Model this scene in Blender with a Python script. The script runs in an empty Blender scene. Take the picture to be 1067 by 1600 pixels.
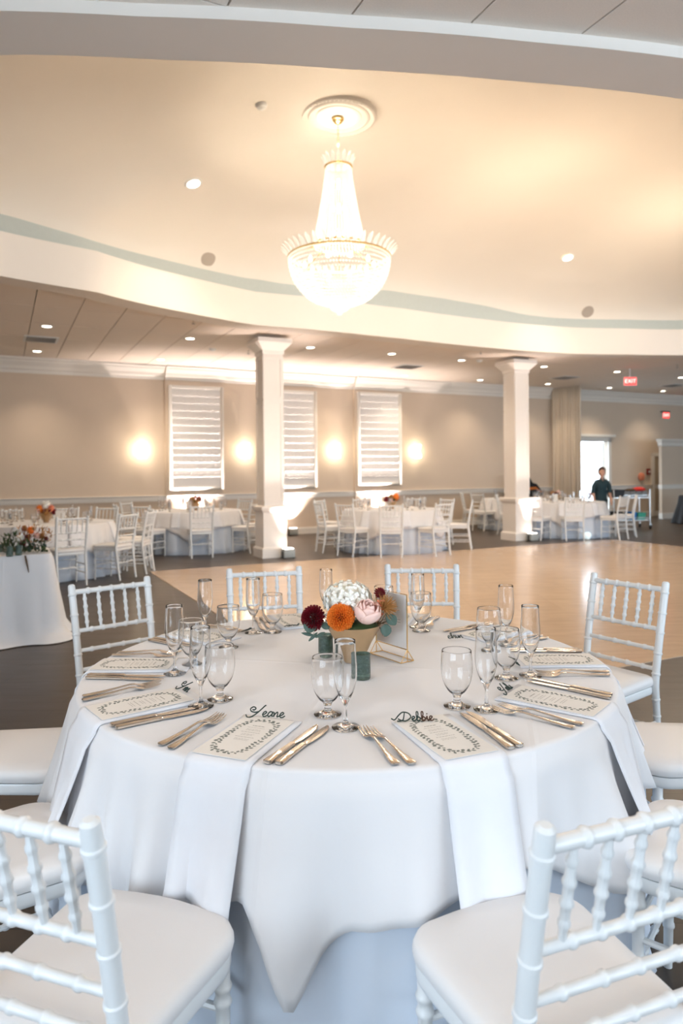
import bpy, bmesh, math, random
from mathutils import Vector, Matrix
random.seed(7)
R = math.radians
C = bpy.context.scene.collection
S = bpy.context.scene
PI = math.pi

# ------------------------------------------------------------------ camera
F, SH, CZ, ROLL = 1094.6, 60.7, 1.455, -0.0093
fw = Vector((0, 1, 0)); rt = Vector((math.cos(ROLL), 0, math.sin(ROLL))); up = Vector((-math.sin(ROLL), 0, math.cos(ROLL)))
cd = bpy.data.cameras.new('camera'); cam = bpy.data.objects.new('camera', cd); C.objects.link(cam)
cam.matrix_world = Matrix(((rt.x, up.x, -fw.x, 0), (rt.y, up.y, -fw.y, 0), (rt.z, up.z, -fw.z, CZ), (0, 0, 0, 1)))
cd.sensor_width = 36; cd.lens = F / 1600 * 36; cd.shift_y = -SH / 1600
cd.clip_start = .05; cd.clip_end = 200
cd.dof.use_dof = True; cd.dof.focus_distance = 2.15; cd.dof.aperture_fstop = 3.2
S.camera = cam
# ------------------------------------------------------------------ world and exposure
S.view_settings.view_transform = 'Standard'; S.view_settings.look = 'None'
S.view_settings.exposure = 0.32; S.view_settings.gamma = 1; S.view_settings.use_curve_mapping = False
wd = bpy.data.worlds.new('world'); S.world = wd; wd.use_nodes = True
wd.node_tree.nodes['Background'].inputs[0].default_value = (.70, .85, 1, 1)
wd.node_tree.nodes['Background'].inputs[1].default_value = 6.6
S.cycles.max_bounces = 10; S.cycles.diffuse_bounces = 5; S.cycles.glossy_bounces = 4
S.cycles.transmission_bounces = 10; S.cycles.transparent_max_bounces = 12
S.cycles.sample_clamp_indirect = 4.0; S.cycles.use_denoising = True
S.cycles.caustics_reflective = False; S.cycles.caustics_refractive = True; S.cycles.blur_glossy = .5

# room frame: u runs along the far wall, v towards it
TH = .455
U = Vector((math.cos(TH), math.sin(TH), 0)); V = Vector((-math.sin(TH), math.cos(TH), 0))
def W(u, v, z=0): return U * u + V * v + Vector((0, 0, z))
def ray(px, py): return rt * ((px - 533.5) / F) + up * ((800 - SH - py) / F) + fw
def at_z(px, py, z):
    d = ray(px, py); return Vector((0, 0, CZ)) + d * ((z - CZ) / d.z)
def at_Y(px, py, Y): return Vector((0, 0, CZ)) + ray(px, py) * Y
def at_v(px, py, v):
    d = ray(px, py); t = v / d.dot(V); p = Vector((0, 0, CZ)) + d * t; return p.dot(U), p.z
def uv(p): return p.dot(U), p.dot(V)
def pix(p):
    d = p - Vector((0, 0, CZ)); z = d.y
    if z < .05: return None
    return 533.5 + F * d.dot(rt) / z, 800 - SH - F * d.dot(up) / z

UL, UR, VB, VF = -3.5, 23.0, -4.0, 15.7          # room rectangle
HB, HC = 3.80, 3.87                              # beam underside, tile ceiling

def lamp(name, typ, loc, energy, color, size=.1, target=None, spot=None, blend=.5, sy=None):
    l = bpy.data.lights.new(name, typ); l.energy = energy; l.color = color
    if typ == 'AREA':
        l.shape = 'RECTANGLE'; l.size = size; l.size_y = sy or size
    else: l.shadow_soft_size = size
    if spot: l.spot_size = R(spot); l.spot_blend = blend
    o = bpy.data.objects.new(name, l); C.objects.link(o); o.location = loc
    if target is not None:
        o.rotation_euler = (Vector(target) - Vector(loc)).to_track_quat('-Z', 'Y').to_euler()
    return o
# daylight through the big windows of the wall behind the camera (portals only guide the sampling of the sky)
LWIN = (-3.7, 1.0)                                # unseen left-wall window, added for side light on the cloth folds
WINS = [(2.4, 6.8), (7.4, 12.0), (12.6, 17.2), (17.8, 22.4)]
WZ0, WZ1 = .35, 3.3
for a, b in WINS:
    o = lamp('window_portal', 'AREA', W((a + b) / 2, VB - .12, (WZ0 + WZ1) / 2), 1, (1, 1, 1), b - a, W((a + b) / 2, 5, (WZ0 + WZ1) / 2), sy=WZ1 - WZ0)
    o.data.cycles.is_portal = True

o = lamp('window_portal', 'AREA', W(UL - .1, (LWIN[0] + LWIN[1]) / 2, (WZ0 + WZ1) / 2), 1, (1, 1, 1), LWIN[1] - LWIN[0], W(5, (LWIN[0] + LWIN[1]) / 2, (WZ0 + WZ1) / 2), sy=WZ1 - WZ0)
o.data.cycles.is_portal = True
# ------------------------------------------------------------------ materials
MT = {}
def mat(name, col, rough=.5, metal=0, trans=0, ior=1.45, emit=0, ecol=None, noise=0, nscale=20, bump=0, bscale=200, coat=0, sheen=0, sss=0, spec=.5, alpha=1):
    m = bpy.data.materials.new(name); m.use_nodes = True; nt = m.node_tree; b = nt.nodes['Principled BSDF']
    b.inputs['Base Color'].default_value = (*col, 1); b.inputs['Roughness'].default_value = rough
    b.inputs['Metallic'].default_value = metal; b.inputs['Transmission Weight'].default_value = trans
    b.inputs['IOR'].default_value = ior; b.inputs['Coat Weight'].default_value = coat
    b.inputs['Sheen Weight'].default_value = sheen; b.inputs['Specular IOR Level'].default_value = spec
    if sss: b.inputs['Subsurface Weight'].default_value = sss; b.inputs['Subsurface Radius'].default_value = (.01, .008, .006)
    if emit: b.inputs['Emission Strength'].default_value = emit; b.inputs['Emission Color'].default_value = (*(ecol or col), 1)
    tc = nt.nodes.new('ShaderNodeTexCoord')
    if noise:
        n = nt.nodes.new('ShaderNodeTexNoise'); n.inputs['Scale'].default_value = nscale; n.inputs['Detail'].default_value = 5
        nt.links.new(tc.outputs['Object'], n.inputs['Vector'])
        r = nt.nodes.new('ShaderNodeMix'); r.data_type = 'RGBA'
        r.inputs[6].default_value = (*[max(0, c * (1 - noise)) for c in col], 1); r.inputs[7].default_value = (*[min(1, c * (1 + noise)) for c in col], 1)
        nt.links.new(n.outputs['Fac'], r.inputs[0]); nt.links.new(r.outputs[2], b.inputs['Base Color'])
    if bump:
        n2 = nt.nodes.new('ShaderNodeTexNoise'); n2.inputs['Scale'].default_value = bscale; n2.inputs['Detail'].default_value = 3
        nt.links.new(tc.outputs['Object'], n2.inputs['Vector'])
        bp = nt.nodes.new('ShaderNodeBump'); bp.inputs['Strength'].default_value = bump; bp.inputs['Distance'].default_value = .01
        nt.links.new(n2.outputs['Fac'], bp.inputs['Height']); nt.links.new(bp.outputs['Normal'], b.inputs['Normal'])
    MT[name] = m; return m

mat('wall_paint', (.64, .53, .42), .75, noise=.03, nscale=3, bump=.03, bscale=300)
mat('trim_white', (.80, .76, .70), .45, noise=.02)
mat('beam_paint', (.82, .77, .71), .6, noise=.02, nscale=2)
mat('dome_paint', (.82, .77, .70), .7, noise=.03, nscale=1.2)
mat('cove_shade', (.50, .55, .53), .7, noise=.04)  # shadow in the cove recess put into the wall colour
mat('tile', (.84, .76, .68), .9, noise=.08, nscale=120, bump=.12, bscale=260)
mat('grid', (.42, .37, .32), .6, noise=.03)
mat('column_paint', (.84, .79, .74), .4, noise=.02)
mat('chair_white', (.76, .78, .79), .28, noise=.03, nscale=8, coat=.2)
mat('vinyl', (.76, .75, .75), .42, noise=.02, nscale=6, bump=.05, bscale=400, sss=.05)
mat('silver', (.72, .64, .56), .2, metal=1, noise=.05, nscale=60)
mat('gold', (.85, .58, .25), .22, metal=1, noise=.04)
mat('brass', (.85, .62, .28), .25, metal=1, noise=.04)
mat('glass', (1, 1, 1), .0, trans=1, ior=1.45)
mat('acrylic', (1, 1, 1), .0, trans=1, ior=1.08)
mat('paper', (.80, .77, .73), .8, noise=.02, nscale=50)
mat('white_paper', (.92, .87, .83), .8, noise=.02)
mat('print_leaf', (.17, .19, .17), .8, noise=.25, nscale=90)
mat('print_text', (.33, .31, .28), .8, noise=.1)
mat('napkin', (.79, .80, .84), .85, noise=.02, nscale=30, bump=.1, bscale=700, sheen=.2)
mat('name_green', (.012, .035, .032), .45, noise=.2)
mat('name_brown', (.06, .022, .012), .45, noise=.2)
mat('tan_bowl', (.50, .33, .18), .4, metal=.35, noise=.08, nscale=30)
mat('green_glass', (.20, .30, .26), .18, trans=.75, noise=.95, nscale=130, bump=.5, bscale=90)
mat('wax', (.85, .82, .72), .5, noise=.03, sss=.2)
mat('hydrangea', (.93, .91, .84), .6, noise=.06, nscale=40, sss=.2)
mat('dahlia_core', (.14, .02, .008), .7, noise=.1)  # dark tone stands for the shade in gaps between petals
mat('burgundy', (.16, .004, .012), .5, noise=.4, nscale=60)
mat('orange', (.95, .25, .03), .5, noise=.22, nscale=170)
mat('blush', (.88, .62, .55), .5, noise=.1, nscale=20, sss=.2)
mat('rust', (.42, .20, .06), .6, noise=.3, nscale=60)
mat('coral', (.75, .25, .14), .6, noise=.2)
mat('eucalyptus', (.075, .125, .10), .5, noise=.2, nscale=25)
mat('leaf_green', (.045, .075, .025), .5, noise=.4, nscale=20)
mat('stem', (.10, .06, .03), .6, noise=.2)
mat('curtain', (.74, .65, .53), .85, noise=.04, bump=.1, bscale=300)
mat('black_cloth', (.012, .012, .014), .8, noise=.2)
mat('chrome', (.75, .75, .74), .18, metal=1, noise=.03)
mat('grey_plastic', (.22, .22, .22), .5, noise=.06)
mat('black_plastic', (.02, .02, .022), .45, noise=.1)
mat('blue_plastic', (.02, .20, .55), .4, noise=.05)
mat('teal_plastic', (.05, .38, .27), .4, noise=.05)
mat('red', (.75, .04, .03), .4, noise=.05)
mat('dark_red', (.20, .02, .015), .4, noise=.05)
mat('white_plastic', (.8, .8, .78), .35, noise=.02)
mat('box_grey', (.40, .42, .41), .4, noise=.05)
mat('door_tan', (.42, .34, .25), .5, noise=.04)
mat('door_white', (.8, .82, .82), .4, noise=.02)
mat('skin', (.62, .36, .27), .5, noise=.06, nscale=12, sss=.1)
mat('hair', (.05, .022, .012), .45, noise=.3, nscale=80)
mat('shirt', (.018, .045, .055), .75, noise=.15, nscale=30)
mat('trousers', (.012, .012, .014), .8, noise=.15)
mat('eye', (.02, .012, .01), .2, noise=.1)
mat('lip', (.45, .14, .12), .5, noise=.05)
mat('relief', (.80, .77, .74), .45, noise=.02)
mat('orange_trim', (.55, .16, .03), .5, noise=.1)
mat('pavement', (.6, .6, .58), .8, noise=.1)
mat('downlight', (1, .9, .75), .5, emit=9, ecol=(1, .88, .70), noise=.01)
mat('sconce_glow', (1, .85, .6), .5, emit=9, ecol=(1, .88, .68), noise=.01)
mat('bulb', (1, .9, .7), .5, emit=12, ecol=(1, .82, .56), noise=.01)
mat('uplens', (1, .9, .85), .5, emit=12, ecol=(1, .86, .78), noise=.01)
mat('exit_red', (.9, .03, .03), .5, emit=1.6, ecol=(1, .06, .05), noise=.01)
mat('exit_letter', (1, .5, .45), .5, emit=2.2, ecol=(1, .55, .5), noise=.01)
mat('crystal', (1, .97, .92), .12, trans=.75, ior=1.5, emit=.22, ecol=(1, .88, .72), noise=.02)  # small emission stands in for bulb light caught in the crystals
mat('ball_light', (.8, .95, 1), .3, emit=.5, ecol=(.8, .95, 1), noise=.02)

def cloth_mat(name, col, creases):
    m = mat(name, col, .85, noise=.015, nscale=5, sheen=.25)
    nt = m.node_tree; b = nt.nodes['Principled BSDF']
    tc = nt.nodes.new('ShaderNodeTexCoord'); mp = nt.nodes.new('ShaderNodeMapping'); mp.inputs['Rotation'].default_value = (0, 0, R(12))
    nt.links.new(tc.outputs['Object'], mp.inputs[0]); sp = nt.nodes.new('ShaderNodeSeparateXYZ'); nt.links.new(mp.outputs[0], sp.inputs[0])
    hs = []
    for ax, off in creases:
        a = nt.nodes.new('ShaderNodeMath'); a.operation = 'ADD'; a.inputs[1].default_value = off; nt.links.new(sp.outputs[ax], a.inputs[0])
        c = nt.nodes.new('ShaderNodeMath'); c.operation = 'ABSOLUTE'; nt.links.new(a.outputs[0], c.inputs[0])
        d = nt.nodes.new('ShaderNodeMapRange'); d.inputs[1].default_value = 0; d.inputs[2].default_value = .012; d.inputs[3].default_value = 1; d.inputs[4].default_value = 0
        nt.links.new(c.outputs[0], d.inputs[0]); hs.append(d.outputs[0])
    n = nt.nodes.new('ShaderNodeTexNoise'); n.inputs['Scale'].default_value = 9; n.inputs['Detail'].default_value = 4; nt.links.new(tc.outputs['Object'], n.inputs['Vector'])
    acc = n.outputs['Fac']
    sc = nt.nodes.new('ShaderNodeMath'); sc.operation = 'MULTIPLY'; sc.inputs[1].default_value = 1.2; nt.links.new(acc, sc.inputs[0]); acc = sc.outputs[0]
    for h in hs:
        a = nt.nodes.new('ShaderNodeMath'); a.operation = 'ADD'; nt.links.new(acc, a.inputs[0]); nt.links.new(h, a.inputs[1]); acc = a.outputs[0]
    bp = nt.nodes.new('ShaderNodeBump'); bp.inputs['Strength'].default_value = .35; bp.inputs['Distance'].default_value = .004
    nt.links.new(acc, bp.inputs['Height']); nt.links.new(bp.outputs[0], b.inputs['Normal'])
    return m
cloth_mat('cloth', (.76, .755, .77), [(0, 0), (1, .02), (0, .62), (1, -.6), (0, -.62)])
cloth_mat('undercloth', (.62, .68, .77), [])  # bluish sky light on the white under-cloth put into its colour

def floor_mat(name, c1, c2, rough, pw, pl, rot, gap=.5, coat=.3):
    m = bpy.data.materials.new(name); m.use_nodes = True; nt = m.node_tree; b = nt.nodes['Principled BSDF']
    tc = nt.nodes.new('ShaderNodeTexCoord'); mp = nt.nodes.new('ShaderNodeMapping'); mp.inputs['Rotation'].default_value = (0, 0, rot)
    nt.links.new(tc.outputs['Object'], mp.inputs[0])
    br = nt.nodes.new('ShaderNodeTexBrick'); br.inputs['Scale'].default_value = 1; br.inputs['Brick Width'].default_value = pl; br.inputs['Row Height'].default_value = pw
    br.inputs['Mortar Size'].default_value = .0025; br.inputs['Color1'].default_value = (*c1, 1); br.inputs['Color2'].default_value = (*c2, 1)
    br.inputs['Mortar'].default_value = (*[c * gap for c in c1], 1); nt.links.new(mp.outputs[0], br.inputs[0])
    n = nt.nodes.new('ShaderNodeTexNoise'); n.inputs['Scale'].default_value = 2.2; n.inputs['Detail'].default_value = 8; n.inputs['Roughness'].default_value = .65
    m2 = nt.nodes.new('ShaderNodeMapping'); m2.inputs['Scale'].default_value = (1, 6, 1); nt.links.new(mp.outputs[0], m2.inputs[0]); nt.links.new(m2.outputs[0], n.inputs[0])
    mx = nt.nodes.new('ShaderNodeMix'); mx.data_type = 'RGBA'; mx.blend_type = 'MULTIPLY'; mx.inputs[0].default_value = .5
    cr = nt.nodes.new('ShaderNodeValToRGB'); cr.color_ramp.elements[0].position = .3; cr.color_ramp.elements[0].color = (.62, .62, .62, 1); cr.color_ramp.elements[1].position = .7
    nt.links.new(n.outputs['Fac'], cr.inputs[0]); nt.links.new(br.outputs['Color'], mx.inputs[6]); nt.links.new(cr.outputs[0], mx.inputs[7])
    nt.links.new(mx.outputs[2], b.inputs['Base Color'])
    rr = nt.nodes.new('ShaderNodeMapRange'); rr.inputs[3].default_value = rough * .75; rr.inputs[4].default_value = rough * 1.3
    nt.links.new(n.outputs['Fac'], rr.inputs[0]); nt.links.new(rr.outputs[0], b.inputs['Roughness'])
    b.inputs['Coat Weight'].default_value = coat; b.inputs['Coat Roughness'].default_value = rough * .6
    MT[name] = m
floor_mat('floor_dark', (.055, .040, .028), (.070, .050, .036), .36, .15, 1.2, 0, coat=0)
floor_mat('floor_dance', (.74, .51, .32), (.78, .55, .35), .22, .92, .92, 0, gap=.86, coat=.5)

# ------------------------------------------------------------------ mesh building
class MB:
    def __init__(s): s.v = []; s.f = []
    def add(s, vs, fs):
        k = len(s.v); s.v += [tuple(p) for p in vs]; s.f += [tuple(i + k for i in f) for f in fs]; return s
    def box(s, c, d, rot=None, taper=1):
        x, y, z = d[0] / 2, d[1] / 2, d[2] / 2
        vs = [Vector((a * x * (taper if cc > 0 else 1), b * y * (taper if cc > 0 else 1), cc * z)) for cc in (-1, 1) for b in (-1, 1) for a in (-1, 1)]
        if rot is not None: vs = [rot @ p for p in vs]
        return s.add([p + Vector(c) for p in vs], [(0, 2, 3, 1), (4, 5, 7, 6), (0, 1, 5, 4), (2, 6, 7, 3), (0, 4, 6, 2), (1, 3, 7, 5)])
    def tube(s, pts, rad, seg=10, cap=True, flat=None):
        pts = [Vector(p) for p in pts]; n = len(pts)
        if not hasattr(rad, '__len__'): rad = [rad] * n
        t0 = (pts[1] - pts[0]).normalized(); a = Vector((0, 0, 1)) if abs(t0.z) < .9 else Vector((1, 0, 0))
        nx = (a - t0 * a.dot(t0)).normalized(); vs = []; fs = []
        for i, p in enumerate(pts):
            t = (pts[min(i + 1, n - 1)] - pts[max(i - 1, 0)])
            t = t.normalized() if t.length > 1e-9 else t0
            nx = (nx - t * nx.dot(t)); nx = nx.normalized() if nx.length > 1e-6 else Vector((1, 0, 0)); ny = t.cross(nx)
            for k in range(seg):
                an = 2 * PI * k / seg; vs.append(p + (nx * math.cos(an) + ny * math.sin(an) * (flat or 1)) * rad[i])
        for i in range(n - 1):
            for k in range(seg):
                k2 = (k + 1) % seg; fs.append((i * seg + k, i * seg + k2, (i + 1) * seg + k2, (i + 1) * seg + k))
        if cap: fs.append(tuple(range(seg - 1, -1, -1))); fs.append(tuple((n - 1) * seg + k for k in range(seg)))
        return s.add(vs, fs)
    def lathe(s, prof, seg=24, c=(0, 0, 0), closed=False):
        vs = []; fs = []; n = len(prof)
        for r, z in prof:
            for k in range(seg):
                a = 2 * PI * k / seg; vs.append((c[0] + r * math.cos(a), c[1] + r * math.sin(a), c[2] + z))
        for i in range(n if closed else n - 1):
            j = (i + 1) % n
            for k in range(seg):
                k2 = (k + 1) % seg; fs.append((i * seg + k, i * seg + k2, j * seg + k2, j * seg + k))
        if not closed:
            fs.append(tuple(range(seg - 1, -1, -1))); fs.append(tuple((n - 1) * seg + k for k in range(seg)))
        return s.add(vs, fs)
    def prism(s, poly, z0, z1):
        n = len(poly); vs = [(x, y, z0) for x, y in poly] + [(x, y, z1) for x, y in poly]
        return s.add(vs, [tuple(range(n - 1, -1, -1)), tuple(range(n, 2 * n))] + [(i, (i + 1) % n, n + (i + 1) % n, n + i) for i in range(n)])
    def loft(s, secs):
        # secs: centre, half width vector, half height vector ; octagonal sections
        vs = []; fs = []; n = len(secs); q = [(1, .5), (.7, 1), (-.7, 1), (-1, .5), (-1, -.5), (-.7, -1), (.7, -1), (1, -.5)]
        for c, a, b in secs:
            for x, y in q: vs.append(Vector(c) + Vector(a) * x + Vector(b) * y)
        for i in range(n - 1):
            for k in range(8):
                k2 = (k + 1) % 8; fs.append((i * 8 + k, i * 8 + k2, (i + 1) * 8 + k2, (i + 1) * 8 + k))
        fs.append(tuple(range(7, -1, -1))); fs.append(tuple((n - 1) * 8 + k for k in range(8)))
        return s.add(vs, fs)
    def blob(s, c, r, seg=8, rings=6, f=None):
        vs = []; fs = []
        for i in range(rings + 1):
            th = PI * i / rings
            for k in range(seg):
                a = 2 * PI * k / seg; d = Vector((math.sin(th) * math.cos(a), math.sin(th) * math.sin(a), math.cos(th)))
                q = f(d) if f else 1
                vs.append(Vector(c) + Vector((d.x * r[0], d.y * r[1], d.z * r[2])) * q)
        for i in range(rings):
            for k in range(seg):
                k2 = (k + 1) % seg; fs.append((i * seg + k, (i + 1) * seg + k, (i + 1) * seg + k2, i * seg + k2))
        return s.add(vs, fs)
    def mesh(s, name, m, smooth=True, bevel=0):
        me = bpy.data.meshes.new(name); me.from_pydata(s.v, [], s.f)
        bm = bmesh.new(); bm.from_mesh(me)
        bmesh.ops.remove_doubles(bm, verts=bm.verts, dist=1e-5)
        bmesh.ops.recalc_face_normals(bm, faces=bm.faces)
        if bevel: bmesh.ops.bevel(bm, geom=[e for e in bm.edges if e.is_manifold and e.calc_face_angle(0) > .6], offset=bevel, segments=2, affect='EDGES', profile=.6)
        bm.to_mesh(me); bm.free()
        for mm in (m if isinstance(m, (list, tuple)) else [m]): me.materials.append(MT[mm])
        if smooth:
            me.polygons.foreach_set('use_smooth', [True] * len(me.polygons))
            try: me.set_sharp_from_angle(angle=R(38))
            except Exception: pass
        me.update(); return me
    def obj(s, name, m, parent=None, loc=None, rot=None, smooth=True, bevel=0, **kw):
        return link(name, s.mesh(name, m, smooth, bevel), parent, loc, rot, **kw)
def link(name, me, parent=None, loc=None, rot=None, label=None, cat=None, group=None, kind=None):
    o = bpy.data.objects.new(name, me); C.objects.link(o)
    if parent: o.parent = parent
    if loc is not None: o.location = loc
    if rot is not None:
        o.rotation_euler = rot if hasattr(rot, '__len__') else (0, 0, rot)
    tag(o, label, cat, group, kind); return o
def tag(o, label=None, cat=None, group=None, kind=None):
    if label: o['label'] = label
    if cat: o['category'] = cat
    if group: o['group'] = group
    if kind: o['kind'] = kind
    return o
def empty(name, label, cat, loc=(0, 0, 0), rz=0, group=None): return link(name, None, None, loc, (0, 0, rz), label, cat, group)
def copy_tree(o, parent=None):
    c = o.copy(); C.objects.link(c)
    if parent: c.parent = parent
    for ch in [x for x in KIDS.get(o.name, [])] or list(o.children): copy_tree(ch, c)
    return c
KIDS = {}
def dup(o, loc, rz=0, label=None, group=None, sc=None):
    c = copy_tree(o); c.location = loc; c.rotation_euler = (0, 0, rz)
    if label: c['label'] = label
    if group: c['group'] = group
    if sc: c.scale = sc if hasattr(sc, '__len__') else (sc,) * 3
    return c
def Rz(a): return Matrix.Rotation(a, 3, 'Z')
def catmull(pts, n=6):
    P = [Vector(p) for p in pts]; P = [P[0] * 2 - P[1]] + P + [P[-1] * 2 - P[-2]]; out = []
    for i in range(1, len(P) - 2):
        for k in range(n):
            t = k / n; a, b, c, d = P[i - 1:i + 3]
            out.append(.5 * ((2 * b) + (c - a) * t + (2 * a - 5 * b + 4 * c - d) * t * t + (3 * b - a - 3 * c + d) * t ** 3))
    out.append(P[-2]); return out
def ubox(mb, u0, u1, v0, v1, z0, z1):
    mb.box(W((u0 + u1) / 2, (v0 + v1) / 2, (z0 + z1) / 2), (u1 - u0, v1 - v0, z1 - z0), Rz(TH)); return mb
def uprofile(mb, prof, path, closed=False):
    # sweep a (outward, z) profile along a path of (u, v, nu, nv)
    vs = []; fs = []; n = len(prof)
    for (u, v, nu, nv) in path:
        for a, z in prof: vs.append(W(u + nu * a, v + nv * a, z))
    m = len(path)
    for i in range(m if closed else m - 1):
        j = (i + 1) % m
        for k in range(n): k2 = (k + 1) % n; fs.append((i * n + k, i * n + k2, j * n + k2, j * n + k))
    if not closed: fs.append(tuple(range(n))); fs.append(tuple((m - 1) * n + k for k in range(n - 1, -1, -1)))
    return mb.add(vs, fs)

# ------------------------------------------------------------------ setting: floor, walls
ubox(MB(), UL - .2, UR + .2, VB - .2, VF + .2, -.1, 0).obj('floor', 'floor_dark', smooth=False, kind='structure')
o = ubox(MB(), 2.02, 11.6, 3.75, 10.72, .0, .006).obj('dance_floor', 'floor_dance', smooth=False)
tag(o, 'pale polished wooden dance floor inlaid in the dark floor under the chandelier', 'dance floor')
DU0, _ = at_v(911, 760, VF); DU1, _ = at_v(950, 760, VF); _, DZ = at_v(930, 690, VF)
DU0 -= .25
wf = MB()
ubox(wf, UL - .2, DU0, VF, VF + .15, 0, HC + .1); ubox(wf, DU1, UR + .2, VF, VF + .15, 0, HC + .1); ubox(wf, DU0, DU1, VF, VF + .15, DZ, HC + .1)
wf.obj('wall_far', 'wall_paint', smooth=False, kind='structure')
wl = MB(); ubox(wl, UL - .2, UL, LWIN[1], VF, 0, HC + .1); ubox(wl, UL - .2, UL, VB - .2, LWIN[0], 0, HC + .1); ubox(wl, UL - .2, UL, *LWIN, 0, WZ0); ubox(wl, UL - .2, UL, *LWIN, WZ1, HC + .1)
m = MB()
for k in range(5):
    x = LWIN[0] + (LWIN[1] - LWIN[0]) * k / 4; ubox(m, UL - .13, UL - .05, x - .03, x + .03, WZ0, WZ1)
for z in (WZ0 + .03, 2.4, WZ1 - .03): ubox(m, UL - .13, UL - .05, *LWIN, z - .03, z + .03)
m.obj('window_9', 'trim_white', smooth=False, kind='structure')
wl.obj('wall_left', 'wall_paint', smooth=False, kind='structure')
ubox(MB(), UR, UR + .2, VB - .2, VF, 0, HC + .1).obj('wall_right', 'wall_paint', smooth=False, kind='structure')
wb = MB(); ubox(wb, UL, UR, VB - .2, VB, 0, WZ0); ubox(wb, UL, UR, VB - .2, VB, WZ1, HC + .1)
pu = UL
for a, b in WINS + [(UR, UR)]:
    ubox(wb, pu, a, VB - .2, VB, WZ0, WZ1); pu = b
wb.obj('wall_back', 'wall_paint', smooth=False, kind='structure')
for i, (a, b) in enumerate(WINS):
    m = MB(); n = 4
    for k in range(n + 1):
        x = a + (b - a) * k / n; ubox(m, x - .03, x + .03, VB - .13, VB - .05, WZ0, WZ1)
    for z in (WZ0 + .03, 2.4, WZ1 - .03): ubox(m, a, b, VB - .13, VB - .05, z - .03, z + .03)
    m.obj('window_%d' % (i + 1), 'trim_white', smooth=False, kind='structure')
# chair rail, baseboard and crown along the far wall, each stopping at the doorway
def along(name, prof, m, segs):
    mb = MB()
    for a, b in segs: uprofile(mb, prof, [(a, VF, 0, -1), (b, VF, 0, -1)])
    return mb.obj(name, m, smooth=False, kind='structure')
PIL = []
for l, r in ((266, 347), (443 - 10, 493), (560, 625)):
    a, _ = at_v(l, 690, VF - .08); b, _ = at_v(r, 690, VF - .08); PIL.append((a, b))
PIL[1] = (PIL[1][1] - (PIL[0][1] - PIL[0][0]), PIL[1][1])
SEG = [(UL, DU0 - .12), (DU1 + .12, UR)]
CR = [(0, 3.56), (.02, 3.56), (.03, 3.62), (.06, 3.64), (.08, 3.70), (.14, 3.78), (.15, 3.81), (.19, 3.83), (.19, HC), (0, HC)]
cp = [(UL, VF, 0, -1)]; PW = .10
for a, b in PIL:
    cp += [(a - PW, VF, 0, -1), (a - PW, VF - .07, -.0, -1), (b + PW, VF - .07, 0, -1), (b + PW, VF, 0, -1)]
mr, mb_ = MB(), MB()
for part in (cp + [(DU0 - .12, VF, 0, -1)], [(DU1 + .12, VF, 0, -1), (UR, VF, 0, -1)]):
    uprofile(mr, [(0, .87), (.025, .87), (.03, .9), (.03, .96), (.055, .985), (.055, 1.0), (0, 1.0)], part)
    uprofile(mb_, [(0, 0), (.03, 0), (.03, .12), (.02, .16), (0, .16)], part)
mr.obj('trim_1', 'trim_white', smooth=False, kind='structure'); mb_.obj('baseboard_far', 'trim_white', smooth=False, kind='structure')
cp.append((UR, VF, 0, -1))
uprofile(MB(), CR, cp).obj('trim_2', 'trim_white', smooth=False, kind='structure')
# shallow wall piers that carry the relief panels
tile = MB()
NX, NZ, tw, th = 9, 9, 1, 1
vs = []; fs = []
for j in range(NZ):
    for i in range(NX):
        x = i / (NX - 1) - .5; z = j / (NZ - 1) - .5
        rr = math.hypot(x, z * 1.1)
        y = -(.22 * math.exp(-((z + .34 + .07 * math.cos(2 * PI * x)) / .10) ** 2) + .10 * math.exp(-((rr - .27) / .09) ** 2) * (1 if z > -.25 else .3))
        vs.append((x, y, z))
vs2 = vs + [(-.5, .02, -.5), (.5, .02, -.5), (.5, .02, .5), (-.5, .02, .5)]
for j in range(NZ - 1):
    for i in range(NX - 1):
        k = j * NX + i; fs.append((k, k + 1, k + NX + 1, k + NX))
tile_me = MB().add(vs, fs).mesh('relief_tile', 'relief')
for i, (a, b) in enumerate(PIL):
    _, z1 = at_v([266, 470, 592][i], [604, 613, 616][i], VF - .08); _, z0 = at_v([300, 470, 592][i], [763, 760, 756][i], VF - .08)
    ubox(MB(), a - PW, b + PW, VF - .06, VF, .16, 3.6).obj('trim_%d' % (3 + i), 'wall_paint', smooth=False, kind='structure')
    p = empty('relief_panel', ['white relief wall panel left of the left column, with wavy blocks', 'white relief wall panel half hidden behind the left column', 'white relief wall panel in the middle of the wall between two sconces'][i], 'wall panel', W((a + b) / 2, VF - .06, z0), TH, 'relief panels on the far wall')
    w = b - a; h = z1 - z0
    fr = MB()
    for (cx, cz, dx, dz) in ((-w / 2, h / 2, .07, h + .07), (w / 2, h / 2, .07, h + .07), (0, 0, w - .07, .07), (0, h, w - .07, .07)): fr.box((cx, -.03, cz), (dx, .06, dz))
    fr.obj('frame', 'trim_white', p, bevel=.008)
    MB().box((0, -.008, h / 2), (w - .06, .016, h - .06)).obj('backing', 'relief', p, smooth=False)
    nc, nr = 6, 12; w2 = w - .09; hh = (h - .09) * (.91 if i == 0 else .94); dz = (h - .05) - hh
    for r_ in range(nr):
        for c in range(nc):
            o = link('relief_block', tile_me, p, (-w2 / 2 + (c + .5) * w2 / nc, -.018, dz + (r_ + .5) * hh / nr)); o.scale = (w2 / nc * .985, .075, hh / nr * .985)

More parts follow.
